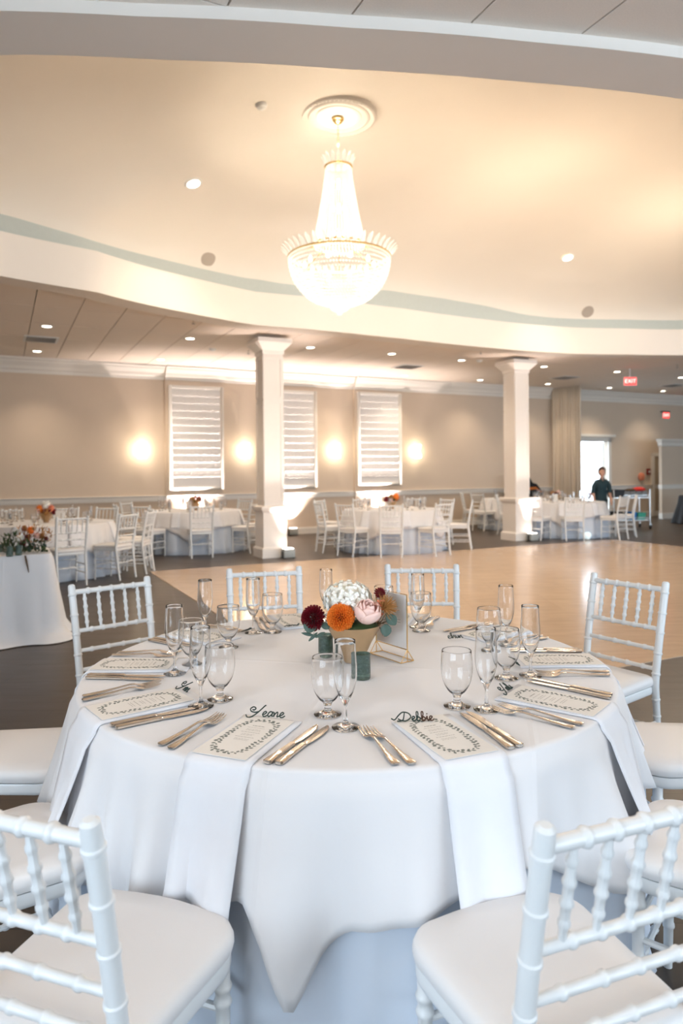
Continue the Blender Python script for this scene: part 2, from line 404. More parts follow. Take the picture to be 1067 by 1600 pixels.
# doorway, vestibule and door leaf
o = MB()
ubox(o, DU0 - .12, DU0, VF - .03, VF + .17, 0, DZ + .12); ubox(o, DU1, DU1 + .12, VF - .03, VF + .17, 0, DZ + .12); ubox(o, DU0 - .12, DU1 + .12, VF - .03, VF + .17, DZ, DZ + .12)
ubox(o, DU0 - .2, DU1 + .22, VF - .12, VF, DZ + .14, DZ + .22)
o.obj('door_1', 'trim_white', smooth=False, kind='structure')
ubox(MB(), DU0 - 3, DU1 + 3, VF + .2, VF + 9, -.12, -.02).obj('pavement', 'pavement', smooth=False, kind='structure')
dl = empty('glazed_door', 'white glazed door standing open in the bright doorway behind the person', 'door', W(DU1 - .03, VF + .17, 0), TH + R(62))
m = MB()
for (x, z, dx, dz) in ((.05, DZ / 2, .1, DZ - .06), (.82, DZ / 2, .1, DZ - .06), (.435, .15, .67, .26), (.435, DZ - .1, .67, .12), (.435, 1.0, .67, .1)): m.box((x, 0, z), (dx, .045, dz))
m.obj('door_frame', 'door_white', dl, smooth=False)
MB().box((.435, 0, DZ / 2), (.67, .008, DZ - .3)).obj('pane', 'glass', dl, smooth=False)
MB().tube([(.8, -.03, .95), (.8, -.07, .95), (.8, -.07, 1.2), (.8, -.03, 1.2)], .01, 6).obj('door_handle', 'chrome', dl)
# second door by the alarm, and the wall block with a cornice at the right
a, _ = at_v(1017, 760, VF); b, _ = at_v(1042, 760, VF); _, z2 = at_v(1020, 708, VF)
d2 = MB()
ubox(d2, a, a + .12, VF - .05, VF, 0, z2); ubox(d2, a, b + .5, VF - .05, VF, z2 - .1, z2); d2.obj('door_2', 'trim_white', smooth=False, kind='structure')
m = MB(); ubox(m, a + .12, b + .5, VF - .02, VF, 0, z2 - .1)
for zz in ((.2, .9), (1.05, z2 - .25)): ubox(m, a + .3, b + .2, VF - .035, VF - .02, *zz)
m.obj('door_3', 'door_tan', smooth=False, kind='structure')
PV = 14.6
pa, _ = at_v(1034, 760, PV); _, pz = at_v(1040, 686, PV); _, pr = at_v(1045, 757, PV)
ubox(MB(), pa, UR, PV, PV + .10, 0, pz - .05).obj('wall_partition', 'wall_paint', smooth=False, kind='structure')
m = MB(); ring = [(pa, PV + .10, -1, 0), (pa, PV, -1, -1), (UR, PV, 0, -1)]
uprofile(m, [(0, pz - .22), (.03, pz - .2), (.05, pz - .12), (.12, pz - .04), (.12, pz), (0, pz)], ring); m.obj('trim_6', 'trim_white', smooth=False, kind='structure')
m = MB(); uprofile(m, [(0, pr - .13), (.03, pr - .13), (.04, pr - .02), (.05, pr), (0, pr)], ring); uprofile(m, [(0, 0), (.03, 0), (.03, .15), (0, .17)], ring)
m.obj('trim_7', 'trim_white', smooth=False, kind='structure')

# ------------------------------------------------------------------ oval raised ceiling
EC, EA, EB = (6.4, 7.0), 8.0, 4.55
def ell(ph, s=1, off=0):
    x, y = EA * math.cos(ph) * s, EB * math.sin(ph) * s
    nx, ny = math.cos(ph) / EA, math.sin(ph) / EB; L = math.hypot(nx, ny)
    return EC[0] + x + nx / L * off, EC[1] + y + ny / L * off
def phs(p):
    u, v = uv(p); x, y = (u - EC[0]) / EA, (v - EC[1]) / EB; return math.atan2(y, x) % (2 * PI), math.hypot(x, y)
def interp(tab, ph, default=None):
    # periodic linear table
    t = sorted(tab); ph %= 2 * PI
    ext = [(t[-1][0] - 2 * PI, t[-1][1])] + t + [(t[0][0] + 2 * PI, t[0][1])]
    for (a, x), (b, y) in zip(ext, ext[1:]):
        if a <= ph <= b:
            k = (ph - a) / max(1e-9, b - a); k = k * k * (3 - 2 * k) if b - a > .5 else k; return x + (y - x) * k
FB = [(0, 431), (75, 444), (150, 456), (225, 475), (300, 490), (400, 508), (480, 514), (551, 521), (630, 529), (700, 537), (760, 543), (830, 549), (900, 553), (980, 554), (1067, 555)]
NB = [(0, 85), (260, 94), (533, 108), (800, 127), (1067, 155)]
SC = [phs(at_z(x, y, HB)) for x, y in FB + NB] + [(0.0, 1.0), (PI * 1.0, 1.0), (PI * 1.62, 1.0), (PI * 1.8, 1.0)]
def inner(ph, off=0): return ell(ph, interp(SC, ph), off)
def z_on(px, py, off):
    # height of the point of the picture line py(px) that lies over the outline grown by off
    d = ray(px, py); lo, hi = 3.0, 30.0
    def g(t):
        p = Vector((0, 0, CZ)) + d * t; ph, s = phs(p); u, v = inner(ph, off); x, y = (u - EC[0]) / EA, (v - EC[1]) / EB; return s - math.hypot(x, y), ph
    lo = 5.0
    for _ in range(60):
        m_ = (lo + hi) / 2
        if g(m_)[0] < 0: lo = m_
        else: hi = m_
    return g(lo)[1], CZ + d.z * lo
FT = [(0, 362), (112, 390), (225, 418), (400, 453), (450, 463), (600, 480), (700, 491), (820, 505), (900, 510), (1067, 511)]
GT = [(0, 331), (112, 365), (225, 397.5), (390, 434), (430, 441), (455, 444), (600, 453), (700, 467), (765, 478), (800, 486), (830, 492), (870, 496.5), (900, 498), (1067, 500)]
ft = [z_on(x, y, 0)[1] for x, y in FT]; ZF = sum(ft) / len(ft)
OFF = .28
ZE = [z_on(x, y, OFF) for x, y in GT]; ze_m = sum(z for _, z in ZE) / len(ZE)
ZEm = ZE + [(PI * .95, ze_m), (PI * 1.25, ze_m), (PI * 1.5, ze_m), (PI * 1.75, ze_m), (0.0, ze_m)]
print('ZF', ZF, ft, 'ZE', ZE)
NPH = 240
BW = .38
prof_n = 6
vs = []; fs = []
for i in range(NPH):
    ph = 2 * PI * i / NPH; a = inner(ph); b = inner(ph, BW); c = inner(ph, BW + 0); g = inner(ph, OFF)
    ze = interp(ZEm, ph)
    vs += [W(*b, HC + .06), W(*b, HB), W(*a, HB), W(*a, ZF), W(*inner(ph, OFF + .02), ZF)]
for i in range(NPH):
    j = (i + 1) % NPH
    for k in range(4): fs.append((i * 5 + k, i * 5 + k + 1, j * 5 + k + 1, j * 5 + k))
MB().add(vs, fs).obj('trim_8', 'beam_paint', kind='structure')
vs = []; fs = []
for i in range(NPH):
    ph = 2 * PI * i / NPH; g = inner(ph, OFF); vs += [W(*g, ZF - .01), W(*g, interp(ZEm, ph))]
for i in range(NPH):
    j = (i + 1) % NPH; fs.append((i * 2, i * 2 + 1, j * 2 + 1, j * 2))
MB().add(vs, fs).obj('trim_9', 'cove_shade', kind='structure')
ZCEN = 5.86
def dome_z(rho, ph):
    ze = interp(ZEm, ph)
    return ze + (ZCEN - ze) * (max(0, 1 - rho ** 2.3)) ** .62 * 1.0
RH = [0, .15, .3, .42, .54, .64, .73, .8, .86, .91, .945, .97, .985, .995, 1]
vs = [W(EC[0], EC[1], ZCEN)]; fs = []
for r_ in RH[1:]:
    for i in range(NPH):
        ph = 2 * PI * i / NPH; g = inner(ph, OFF); vs.append(W(EC[0] + (g[0] - EC[0]) * r_, EC[1] + (g[1] - EC[1]) * r_, dome_z(r_, ph)))
for i in range(NPH):
    j = (i + 1) % NPH; fs.append((0, 1 + i, 1 + j))
    for k in range(len(RH) - 2): fs.append((1 + k * NPH + i, 1 + (k + 1) * NPH + i, 1 + (k + 1) * NPH + j, 1 + k * NPH + j))
MB().add(vs, fs).obj('ceiling', 'dome_paint', kind='structure')
def dome_hit(px, py):
    d = ray(px, py); lo, hi = 2.0, 25.0
    def g(t):
        p = Vector((0, 0, CZ)) + d * t; ph, s = phs(p); u, v = inner(ph, OFF); x, y = (u - EC[0]) / EA, (v - EC[1]) / EB
        rho = min(1, s / math.hypot(x, y)); return p.z - dome_z(rho, ph), p
    for _ in range(60):
        m_ = (lo + hi) / 2
        if g(m_)[0] < 0: lo = m_
        else: hi = m_
    p = g(lo)[1]
    # normal by differences
    def zz(q):
        ph, s = phs(q); u, v = inner(ph, OFF); x, y = (u - EC[0]) / EA, (v - EC[1]) / EB; return dome_z(min(1, s / math.hypot(x, y)), ph)
    e = .08; nx = (zz(p + Vector((e, 0, 0))) - zz(p - Vector((e, 0, 0)))) / (2 * e); ny = (zz(p + Vector((0, e, 0))) - zz(p - Vector((0, e, 0)))) / (2 * e)
    return p, Vector((nx, ny, -1)).normalized()

# flat ceiling slab with the oval hole
def rect_hit(ph):
    g = inner(ph, BW - .02); dx, dy = g[0] - EC[0], g[1] - EC[1]; t = 1e9
    if dx > 1e-9: t = min(t, (UR - EC[0]) / dx)
    if dx < -1e-9: t = min(t, (UL - EC[0]) / dx)
    if dy > 1e-9: t = min(t, (VF - EC[1]) / dy)
    if dy < -1e-9: t = min(t, (VB - .2 - EC[1]) / dy)
    return EC[0] + dx * t, EC[1] + dy * t
PH = [2 * PI * i / NPH for i in range(NPH)]
vs = []; fs = []
for ph in PH:
    g = inner(ph, BW - .02); vs.append(W(*g, HC + .03)); h_ = rect_hit(ph); vs.append(W(*h_, HC + .03))
for i in range(NPH):
    j = (i + 1) % NPH; fs.append((i * 2, i * 2 + 1, j * 2 + 1, j * 2))
cor = [(UR, VF), (UL, VF), (UL, VB - .2), (UR, VB - .2)]
for cu, cv in cor:
    # fill the corner that the spokes cut off
    for i in range(NPH):
        j = (i + 1) % NPH; A = rect_hit(PH[i]); B = rect_hit(PH[j])
        if abs(A[0] - B[0]) > 1e-6 and abs(A[1] - B[1]) > 1e-6 and math.hypot(A[0] - cu, A[1] - cv) < 2.5 and math.hypot(B[0] - cu, B[1] - cv) < 2.5:
            k = len(vs); vs.append(W(cu, cv, HC + .03)); fs.append((i * 2 + 1, j * 2 + 1, k))
slab = MB().add(vs, fs).obj('ceiling_tiled', 'grid', smooth=False, kind='structure')
# acoustic tiles
TWU, TWV = .61, 1.22
def tile_mesh(u0, v0, cut):
    bm = bmesh.new(); gp = .006
    bmesh.ops.create_cube(bm, size=1, matrix=Matrix.Translation((u0 + TWU / 2, v0 + TWV / 2, HC + .008)) @ Matrix.Diagonal((TWU - 2 * gp, TWV - 2 * gp, .022, 1)))
    for co, no in cut:
        bmesh.ops.bisect_plane(bm, geom=bm.verts[:] + bm.edges[:] + bm.faces[:], plane_co=co, plane_no=no, clear_inner=True)
    if len(bm.faces) < 3: bm.free(); return None
    me = bpy.data.meshes.new('ceiling_tile'); bm.to_mesh(me); bm.free(); me.materials.append(MT['tile']); return me
full = None; nt_ = 0
def rel(u, v):
    x, y = (u - EC[0]) / EA, (v - EC[1]) / EB; ph = math.atan2(y, x); g = inner(ph, BW * .5); return math.hypot(x, y) / math.hypot((g[0] - EC[0]) / EA, (g[1] - EC[1]) / EB), ph
v0s = [VF - TWV * (k + 1) for k in range(17)]
for v0 in v0s:
    u0 = UL - .3
    while u0 < UR:
        cs = [(u0, v0), (u0 + TWU, v0), (u0, v0 + TWV), (u0 + TWU, v0 + TWV)]
        q = [pix(W(a, b, HC)) for a, b in cs + [(u0 + TWU / 2, v0 + TWV / 2)]]
        vis = any(p and -60 < p[0] < 1130 and -60 < p[1] < 700 for p in q)
        r4 = [rel(*c) for c in cs]
        if vis and max(r[0] for r in r4) > 1 and nt_ < 298:
            if min(r[0] for r in r4) > 1:
                if full is None:
                    full = tile_mesh(0, 0, [])
                o = link('ceiling_tile', full, slab); o.matrix_local = Matrix.Rotation(TH, 4, 'Z') @ Matrix.Translation((u0, v0, 0)); nt_ += 1
            else:
                rc, ph = rel(u0 + TWU / 2, v0 + TWV / 2); g = inner(ph, BW * .5); g1 = inner(ph + .01, BW * .5); g0 = inner(ph - .01, BW * .5)
                no = Vector((g1[1] - g0[1], -(g1[0] - g0[0]), 0)); 
                if no.dot(Vector((g[0] - EC[0], g[1] - EC[1], 0))) < 0: no = -no
                me = tile_mesh(u0, v0, [(Vector((g[0], g[1], HC)), no)])
                if me:
                    o = link('ceiling_tile', me, slab); o.matrix_local = Matrix.Rotation(TH, 4, 'Z'); nt_ += 1
        u0 += TWU
print('tiles', nt_)

# ------------------------------------------------------------------ columns
def sq(mb, h, z0, z1, h2=None):
    h2 = h if h2 is None else h2
    return mb.add([(a * h, b * h, z0) for b in (-1, 1) for a in (-1, 1)] + [(a * h2, b * h2, z1) for b in (-1, 1) for a in (-1, 1)], [(0, 2, 3, 1), (4, 5, 7, 6), (0, 1, 5, 4), (2, 6, 7, 3), (0, 4, 6, 2), (1, 3, 7, 5)])
for i, (cu, cv) in enumerate(((4.30, 11.64), (9.93, 11.79))):
    c = empty('column', ['white square panelled column with a lit base, left of the chandelier', 'white square panelled column with a lit base, right of the chandelier'][i], 'column', W(cu, cv, 0), TH, 'columns beside the dance floor')
    m = MB(); sq(m, .245, 0, .15); sq(m, .245, .15, .18, .225); m.obj('plinth', 'column_paint', c, smooth=False)
    m = MB(); sq(m, .215, .17, .80)
    m.obj('pedestal', 'column_paint', c, smooth=False)
    m = MB(); sq(m, .215, .78, .82, .25); sq(m, .25, .82, .86, .26); sq(m, .26, .86, .885); sq(m, .25, .885, .90, .19); m.obj('pedestal_cap', 'column_paint', c, smooth=False)
    m = MB(); sq(m, .180, .89, HB - .25)
    m.obj('shaft', 'column_paint', c, smooth=False)
    m = MB()
    for s in (-1, 1):
        for z0, z1 in ((.98, 2.72), (2.76, HB - .3)):
            for ax in (0, 1):
                for (x, z, dx, dz) in ((-.155, (z0 + z1) / 2, .05, z1 - z0), (.155, (z0 + z1) / 2, .05, z1 - z0), (0, z0 + .02, .26, .04), (0, z1 - .02, .26, .04)):
                    p = (x, s * .186, z) if ax == 0 else (s * .186, x, z); d = (dx, .012, dz) if ax == 0 else (.012, dx, dz); m.box(p, d)
    m.obj('panel_moulding', 'column_paint', c, smooth=False)
    m = MB(); sq(m, .19, HB - .27, HB - .24, .20); sq(m, .20, HB - .24, HB - .20); sq(m, .20, HB - .20, HB - .07, .31); sq(m, .31, HB - .07, HB); m.obj('capital', 'column_paint', c, smooth=False)

# ------------------------------------------------------------------ chandelier
CHY = 8.5
cp_ = at_Y(528, 186, CHY); CX, CY = cp_.x, cp_.y
zt = dome_hit(528, 184)[0]; print('dome at medallion', zt)
ZM = cp_.z
md = empty('ceiling_medallion', 'round moulded plaster medallion on the raised ceiling above the chandelier', 'ceiling medallion', (CX, CY, ZM))
m = MB(); m.lathe([(.0, .10), (.46, .10), (.47, .03), (.455, .0), (.43, -.008), (.41, .004), (.39, .012), (.375, .0), (.35, -.005), (.335, .01), (.29, .015), (.28, .006), (.25, .004), (.24, .012), (.0, .014)], 64)
m.obj('disc', 'trim_white', md)
m = MB()
for k in range(56):
    a = 2 * PI * k / 56; m.blob((.435 * math.cos(a), .435 * math.sin(a), -.005), (.014, .014, .009), 6, 4)
m.obj('bead_ring', 'trim_white', md, kind='stuff')
ch = empty('chandelier', 'large lit crystal basket chandelier hanging on a chain from the raised ceiling', 'chandelier', (CX, CY, 0))
MB().lathe([(.0, ZM + .02), (.05, ZM + .02), (.075, ZM), (.07, ZM - .02), (.045, ZM - .03), (.05, ZM - .045), (.02, ZM - .06), (.0, ZM - .075)], 24).obj('canopy', 'brass', ch)
ZR = at_Y(528, 262, CHY).z; ZB = at_Y(528, 384, CHY).z; ZRIM = at_Y(528, 405, CHY).z; ZBOT = at_Y(528, 476, CHY).z; ZFI = at_Y(528, 491, CHY).z
m = MB(); zc = ZM - .06; k = 0
while zc > ZR - .1:
    a = k % 2; pts = []
    for t in range(11):
        an = 2 * PI * t / 10; x = .010 * math.cos(an); z = .022 * math.sin(an); pts.append((x if a else 0, 0 if a else x, zc - .02 + z))
    m.tube(pts, .0028, 5, cap=False); zc -= .034; k += 1
m.obj('chain', 'brass', ch, kind='stuff')
def bead(mb, x, y, z, r, rz=None):
    rz = rz or r; k = len(mb.v); mb.v += [(x + r, y, z), (x, y + r, z), (x - r, y, z), (x, y - r, z), (x, y, z + rz), (x, y, z - rz)]
    mb.f += [tuple(k + i for i in f) for f in ((0, 1, 4), (1, 2, 4), (2, 3, 4), (3, 0, 4), (1, 0, 5), (2, 1, 5), (3, 2, 5), (0, 3, 5))]
def nomerge(mb, name, m, parent, **kw):
    me = bpy.data.meshes.new(name); me.from_pydata(mb.v, [], mb.f); me.materials.append(MT[m]); return link(name, me, parent, **kw)
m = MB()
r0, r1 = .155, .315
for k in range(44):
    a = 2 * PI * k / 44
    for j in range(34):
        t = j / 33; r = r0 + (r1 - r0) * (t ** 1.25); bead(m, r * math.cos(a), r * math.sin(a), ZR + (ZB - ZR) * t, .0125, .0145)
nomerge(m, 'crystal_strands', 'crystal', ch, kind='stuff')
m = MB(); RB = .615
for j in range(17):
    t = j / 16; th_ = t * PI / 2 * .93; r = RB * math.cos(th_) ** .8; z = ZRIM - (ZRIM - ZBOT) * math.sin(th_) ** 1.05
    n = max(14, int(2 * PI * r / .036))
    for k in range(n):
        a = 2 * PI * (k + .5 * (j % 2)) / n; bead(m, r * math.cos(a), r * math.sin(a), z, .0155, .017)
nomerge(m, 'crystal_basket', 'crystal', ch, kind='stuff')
m = MB()
for r, z in ((.165, ZR + .005), (.32, ZB), (RB + .005, ZRIM + .015)):
    MB().tube([(r * math.cos(2 * PI * k / 48), r * math.sin(2 * PI * k / 48), z) for k in range(49)], .012, 6, cap=False).obj('brass_ring', 'brass', ch)
for k in range(8):
    a = 2 * PI * k / 8; MB().tube([(.3 * math.cos(a), .3 * math.sin(a), ZB), (RB * math.cos(a), RB * math.sin(a), ZRIM + .015)], .008, 5).obj('brass_arm', 'brass', ch)
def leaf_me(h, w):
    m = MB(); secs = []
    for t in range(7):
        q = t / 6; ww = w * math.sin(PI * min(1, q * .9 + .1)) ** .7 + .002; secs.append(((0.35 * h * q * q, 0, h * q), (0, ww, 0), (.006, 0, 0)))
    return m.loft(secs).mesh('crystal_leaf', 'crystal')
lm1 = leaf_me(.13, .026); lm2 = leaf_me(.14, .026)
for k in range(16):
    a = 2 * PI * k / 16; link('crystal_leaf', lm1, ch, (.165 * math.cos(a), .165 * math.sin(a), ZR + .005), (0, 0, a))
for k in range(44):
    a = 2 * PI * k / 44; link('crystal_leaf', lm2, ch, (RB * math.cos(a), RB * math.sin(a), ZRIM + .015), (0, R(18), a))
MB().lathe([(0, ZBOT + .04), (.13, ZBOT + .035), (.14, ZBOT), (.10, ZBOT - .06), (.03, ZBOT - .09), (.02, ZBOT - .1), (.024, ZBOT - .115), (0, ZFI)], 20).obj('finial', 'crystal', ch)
bm_ = MB().lathe([(0, .0), (.016, .005), (.02, .03), (.012, .06), (0, .075)], 8).mesh('bulb', 'bulb')
for k in range(10):
    a = 2 * PI * k / 10; link('bulb', bm_, ch, (.42 * math.cos(a), .42 * math.sin(a), ZRIM - .10))
for k in range(12):
    a = 2 * PI * k / 4; link('bulb', bm_, ch, (.07 * math.cos(a), .07 * math.sin(a), ZB + .12 + .3 * (k // 4)))
WARM = (1, .82, .62)
lamp('chandelier_light', 'POINT', (CX, CY, ZRIM + .12), 85, WARM, .18)
lamp('chandelier_light', 'POINT', (CX, CY, ZR + .30), 9, WARM, .1)
lamp('chandelier_light', 'POINT', (CX, CY, ZFI - .12), 80, WARM, .1)
# two bare point lights added along the oval; no fixtures are built
for du in (3.1, 6.2):
    u_, v_ = uv(Vector((CX, CY, 0))); lamp('oval_point_light', 'POINT', W(u_ + du, v_, 4.0), 90, WARM, .35)

# ------------------------------------------------------------------ ceiling fixtures
ring_me = MB().lathe([(.075, -.004), (.10, -.004), (.105, .004), (.075, .004)], 28, closed=True).mesh('trim_ring', 'white_plastic')
lens_me = MB().lathe([(0, .0), (.076, -.0), (.076, .004), (0, .004)], 28).mesh('lens', 'downlight')
spk_me = MB().lathe([(0, -.006), (.11, -.005), (.13, 0), (.13, .006), (0, .006)], 28).mesh('speaker_grille', 'grid')
def flush(name, label, cat, px, py, parts, group=None, dome=False, sc=1.0):
    if dome: p, n = dome_hit(px, py); p = p + n * .012
    else: p = at_z(px, py, HC - .006); n = Vector((0, 0, -1))
    o = empty(name, label, cat, p, 0, group); o.rotation_euler = (-n).to_track_quat('Z', 'Y').to_euler(); o.scale = (sc,) * 3
    for nm, me in parts: link(nm, me, o)
    return o, p, n
DL = [(73, 510), (58, 549), (297, 529), (251, 562), (485, 543), (532, 580), (612, 553), (632, 587), (721, 563), (750, 594), (850, 573), (856, 600), (964, 581), (952, 606), (1036, 611), (1064, 590)]
DN = ['recessed ceiling light nearer of the two at the far left, before the vent', 'recessed ceiling light further of the two at the far left, past the vent',
      'recessed ceiling light nearer of the pair left of the left column', 'recessed ceiling light above the left relief panel',
      'recessed ceiling light just right of the left column top', 'recessed ceiling light above the middle sconce gap', 'recessed ceiling light nearest the beam, before the middle ceiling vent',
      'recessed ceiling light above the middle relief panel', 'recessed ceiling light nearer of the pair left of the right column', 'recessed ceiling light further of the pair left of the right column',
      'recessed ceiling light nearer of the pair right of the right column', 'recessed ceiling light further of the pair right of the right column', 'recessed ceiling light left of the hanging exit sign',
      'recessed ceiling light beyond the hanging exit sign, above the doorway', 'recessed ceiling light above the wall exit sign', 'recessed ceiling light at the right edge of the photo']
for (x, y), n in zip(DL, DN):
    o, p, _ = flush('ceiling_light', n, 'ceiling light', x, y, [('trim_ring', ring_me), ('lens', lens_me)], 'recessed lights in the tiled ceiling')
    lamp('downlight_beam', 'SPOT', p - Vector((0, 0, .03)), 80, (1, .82, .63), .07, p - Vector((0, 0, 2)), 105, .9)
# unseen recessed lights added above the foreground table to brighten it
for i, (x, y) in enumerate(((-1.5, .6), (1.5, .6), (-1.5, 2.6), (1.6, 2.7), (0, 1.6))):
    o = empty('ceiling_light', 'added recessed fill light out of view, ' + ['above the front left chair', 'above the front right chair', 'above the left side of the foreground table', 'above the right side of the foreground table', 'above the front edge of the foreground table'][i], 'ceiling light', (x, y, HC - .006), 0, 'added fill lights over the foreground'); link('trim_ring', ring_me, o); link('lens', lens_me, o)
    lamp('downlight_beam', 'SPOT', (x, y, HC - .04), 40, (1, .86, .74), .10, (x, y, 0), 120, .9)
for (x, y), n in zip([(302, 286), (887, 402)], ['recessed light in the raised ceiling left of the chandelier', 'recessed light in the raised ceiling right of the chandelier']):
    o, p, nn = flush('ceiling_light', n, 'ceiling light', x, y, [('trim_ring', ring_me), ('lens', lens_me)], 'recessed lights in the raised ceiling', True, 1.15)
    lamp('dome_spot', 'SPOT', p + nn * .04, 120, (1, .83, .62), .08, p + Vector((0, 0, -3)), 100, .9)
for (x, y), n in zip([(325, 404), (918, 487)], ['round ceiling speaker in the raised ceiling left of the chandelier basket', 'round ceiling speaker in the raised ceiling near the right column']):
    flush('ceiling_speaker', n, 'ceiling speaker', x, y, [('grille', spk_me)], None, True, .95)
for (x, y), n, dm in (((408, 163), 'small white smoke detector on the raised ceiling left of the medallion', True), ((749, 563), 'small smoke detector on the tiled ceiling left of the right column', False), ((332, 545), 'small detector on the tiled ceiling left of the left column', False)):
    sm = MB().lathe([(0, .03), (.06, .03), (.07, .0), (.055, -.03), (.02, -.045), (0, -.045)], 20).mesh('detector_body', 'white_plastic')
    flush('smoke_detector', n, 'smoke detector', x, y, [('detector_body', sm)], None, dm, 1.0)
def vent_me():
    m = MB()
    for (x, y, dx, dy) in ((-.26, 0, .04, .56), (.26, 0, .04, .56), (0, -.26, .48, .04), (0, .26, .48, .04)): m.box((x, y, -.006), (dx, dy, .012))
    return m.mesh('vent_frame', 'white_plastic', smooth=False)
vf = vent_me(); vb = MB().box((0, 0, -.001), (.5, .5, .004)).mesh('vent_backing', 'grey_plastic', smooth=False)
vslat = MB().box((0, 0, 0), (.48, .035, .006), Matrix.Rotation(.5, 3, 'X')).mesh('slat', 'grid', smooth=False)
for (x, y), n in zip([(64, 530), (637, 573), (882, 590), (1052, 602)], ['square ceiling air vent between the two lights at the far left', 'square ceiling air vent above the middle relief panel', 'square ceiling air vent in front of the curtain top', 'square ceiling air vent near the wall exit sign']):
    p = at_z(x, y, HC - .006); v_ = empty('ceiling_vent', n, 'air vent', p, TH, 'square vents in the tiled ceiling'); link('vent_frame', vf, v_); link('vent_backing', vb, v_)
    for k in range(7): link('slat', vslat, v_, (0, -.21 + .07 * k, -.009))
for (x, y), n in (((302, 505), 'small sprinkler head on the ceiling by the beam, left of the left column'), ((388, 552), 'small sprinkler head on the ceiling at the left column shaft'), ((751, 552), 'small sprinkler head hanging by the beam left of the right column'), ((1058, 574), 'small dark sprinkler head on the ceiling at the right edge')):
    p = at_z(x, y, HC - .06); s_ = empty('sprinkler', n, 'sprinkler', p)
    MB().lathe([(0, .066), (.035, .066), (.035, .055), (.012, .05), (.012, 0), (0, 0)], 12).obj('pipe', 'chrome', s_)
    MB().lathe([(0, -.01), (.028, -.012), (.028, -.008), (0, 0)], 12).obj('deflector', 'grey_plastic', s_)

# wall sconces
for i, (x, y) in enumerate(((222, 704), (384, 705), (525, 705), (652, 706))):
    u_, z_ = at_v(x, y, VF - .12); s_ = empty('wall_sconce', ['glowing double wall sconce left of the left relief panel', 'glowing double wall sconce just left of the left column', 'glowing double wall sconce between the two right relief panels', 'glowing double wall sconce right of the middle relief panel'][i], 'wall lamp', W(u_, VF - .005, z_), TH, 'lit wall sconces')
    MB().box((0, -.012, 0), (.10, .024, .34)).obj('backplate', 'brass', s_, bevel=.005)
    MB().tube([(0, -.02, 0), (0, -.11, 0)], .012, 8).obj('arm', 'brass', s_)
    for k in (-1, 1):
        g = MB(); g.lathe([(.0, -.08), (.06, -.08), (.085, .0), (.10, .08), (.09, .085), (.0, .07)] if k > 0 else [(0, .075), (.075, .075), (.10, 0), (.095, -.06), (.0, -.075)], 20)
        g.obj('shade', 'sconce_glow', s_, (0, -.12, .10 * k))
    lamp('sconce_light', 'POINT', W(u_, VF - .36, z_), 3.0, (1, .84, .62), .08)

# uplights with their lamps
def uplight(u, v, lab, e, tgt, spot=50, pink=(1, .83, .75)):
    o = empty('uplight', lab, 'uplight', W(u, v, 0), TH, 'floor uplights')
    MB().box((0, 0, .085), (.20, .16, .15)).obj('housing', 'box_grey', o, bevel=.012)
    MB().box((0, 0, .162), (.15, .12, .012)).obj('lens', 'uplens', o, bevel=.003)
    m = MB()
    for s in (-1, 1): m.box((.105 * s, 0, .06), (.008, .05, .12)); m.box((.09 * s, 0, .005), (.05, .14, .01))
    m.obj('bracket', 'black_plastic', o, smooth=False)
    lamp('uplight_beam', 'SPOT', W(u, v, .19), e, pink, .05, tgt, spot, 1.0)
for i, (a, b) in enumerate(PIL):
    c = (a + b) / 2; uplight(c - .1, VF - .27, ['small floor uplight under the left relief panel', 'small floor uplight on the floor right of the left column base', 'small floor uplight under the middle relief panel'][i], 620, W(c - .1, VF - .06, 2.4), 92)
uplight(4.30 + .18, 11.64 - .36, 'grey box uplight at the foot of the left column', 330, W(4.32, 11.64 - .12, 3.2), 44)
uplight(9.93 + .10, 11.79 - .36, 'grey box uplight at the foot of the right column', 330, W(9.95, 11.79 - .12, 3.2), 44)

# curtain
cu, _ = at_v(864, 700, VF - .15)
cu2, _ = at_v(908, 700, VF - 1.0)
pA = Vector((cu, VF - .12)); pB = Vector((cu2, VF - 1.0)); n = 160; vs = []; fs = []
for i in range(n + 1):
    t = i / n; p = pA.lerp(pB, t); d = (pB - pA).normalized(); nn = Vector((-d.y, d.x))
    for j in range(9):
        z = .03 + (HC - .05) * j / 8; am = .045 * (1 - .45 * j / 8) * (1 + .3 * math.sin(t * 23))
        q = p + nn * (am * math.sin(t * 2 * PI * 11 + .4 * math.sin(j * .7 + t * 9))); vs.append(W(q.x, q.y, z))
for i in range(n):
    for j in range(8): k = i * 9 + j; fs.append((k, k + 9, k + 10, k + 1))
o = MB().add(vs, fs).obj('curtain', 'curtain'); tag(o, 'tall beige pleated curtain hanging from ceiling beside the bright doorway', 'curtain')
sm = o.modifiers.new('thickness', 'SOLIDIFY'); sm.thickness = .004

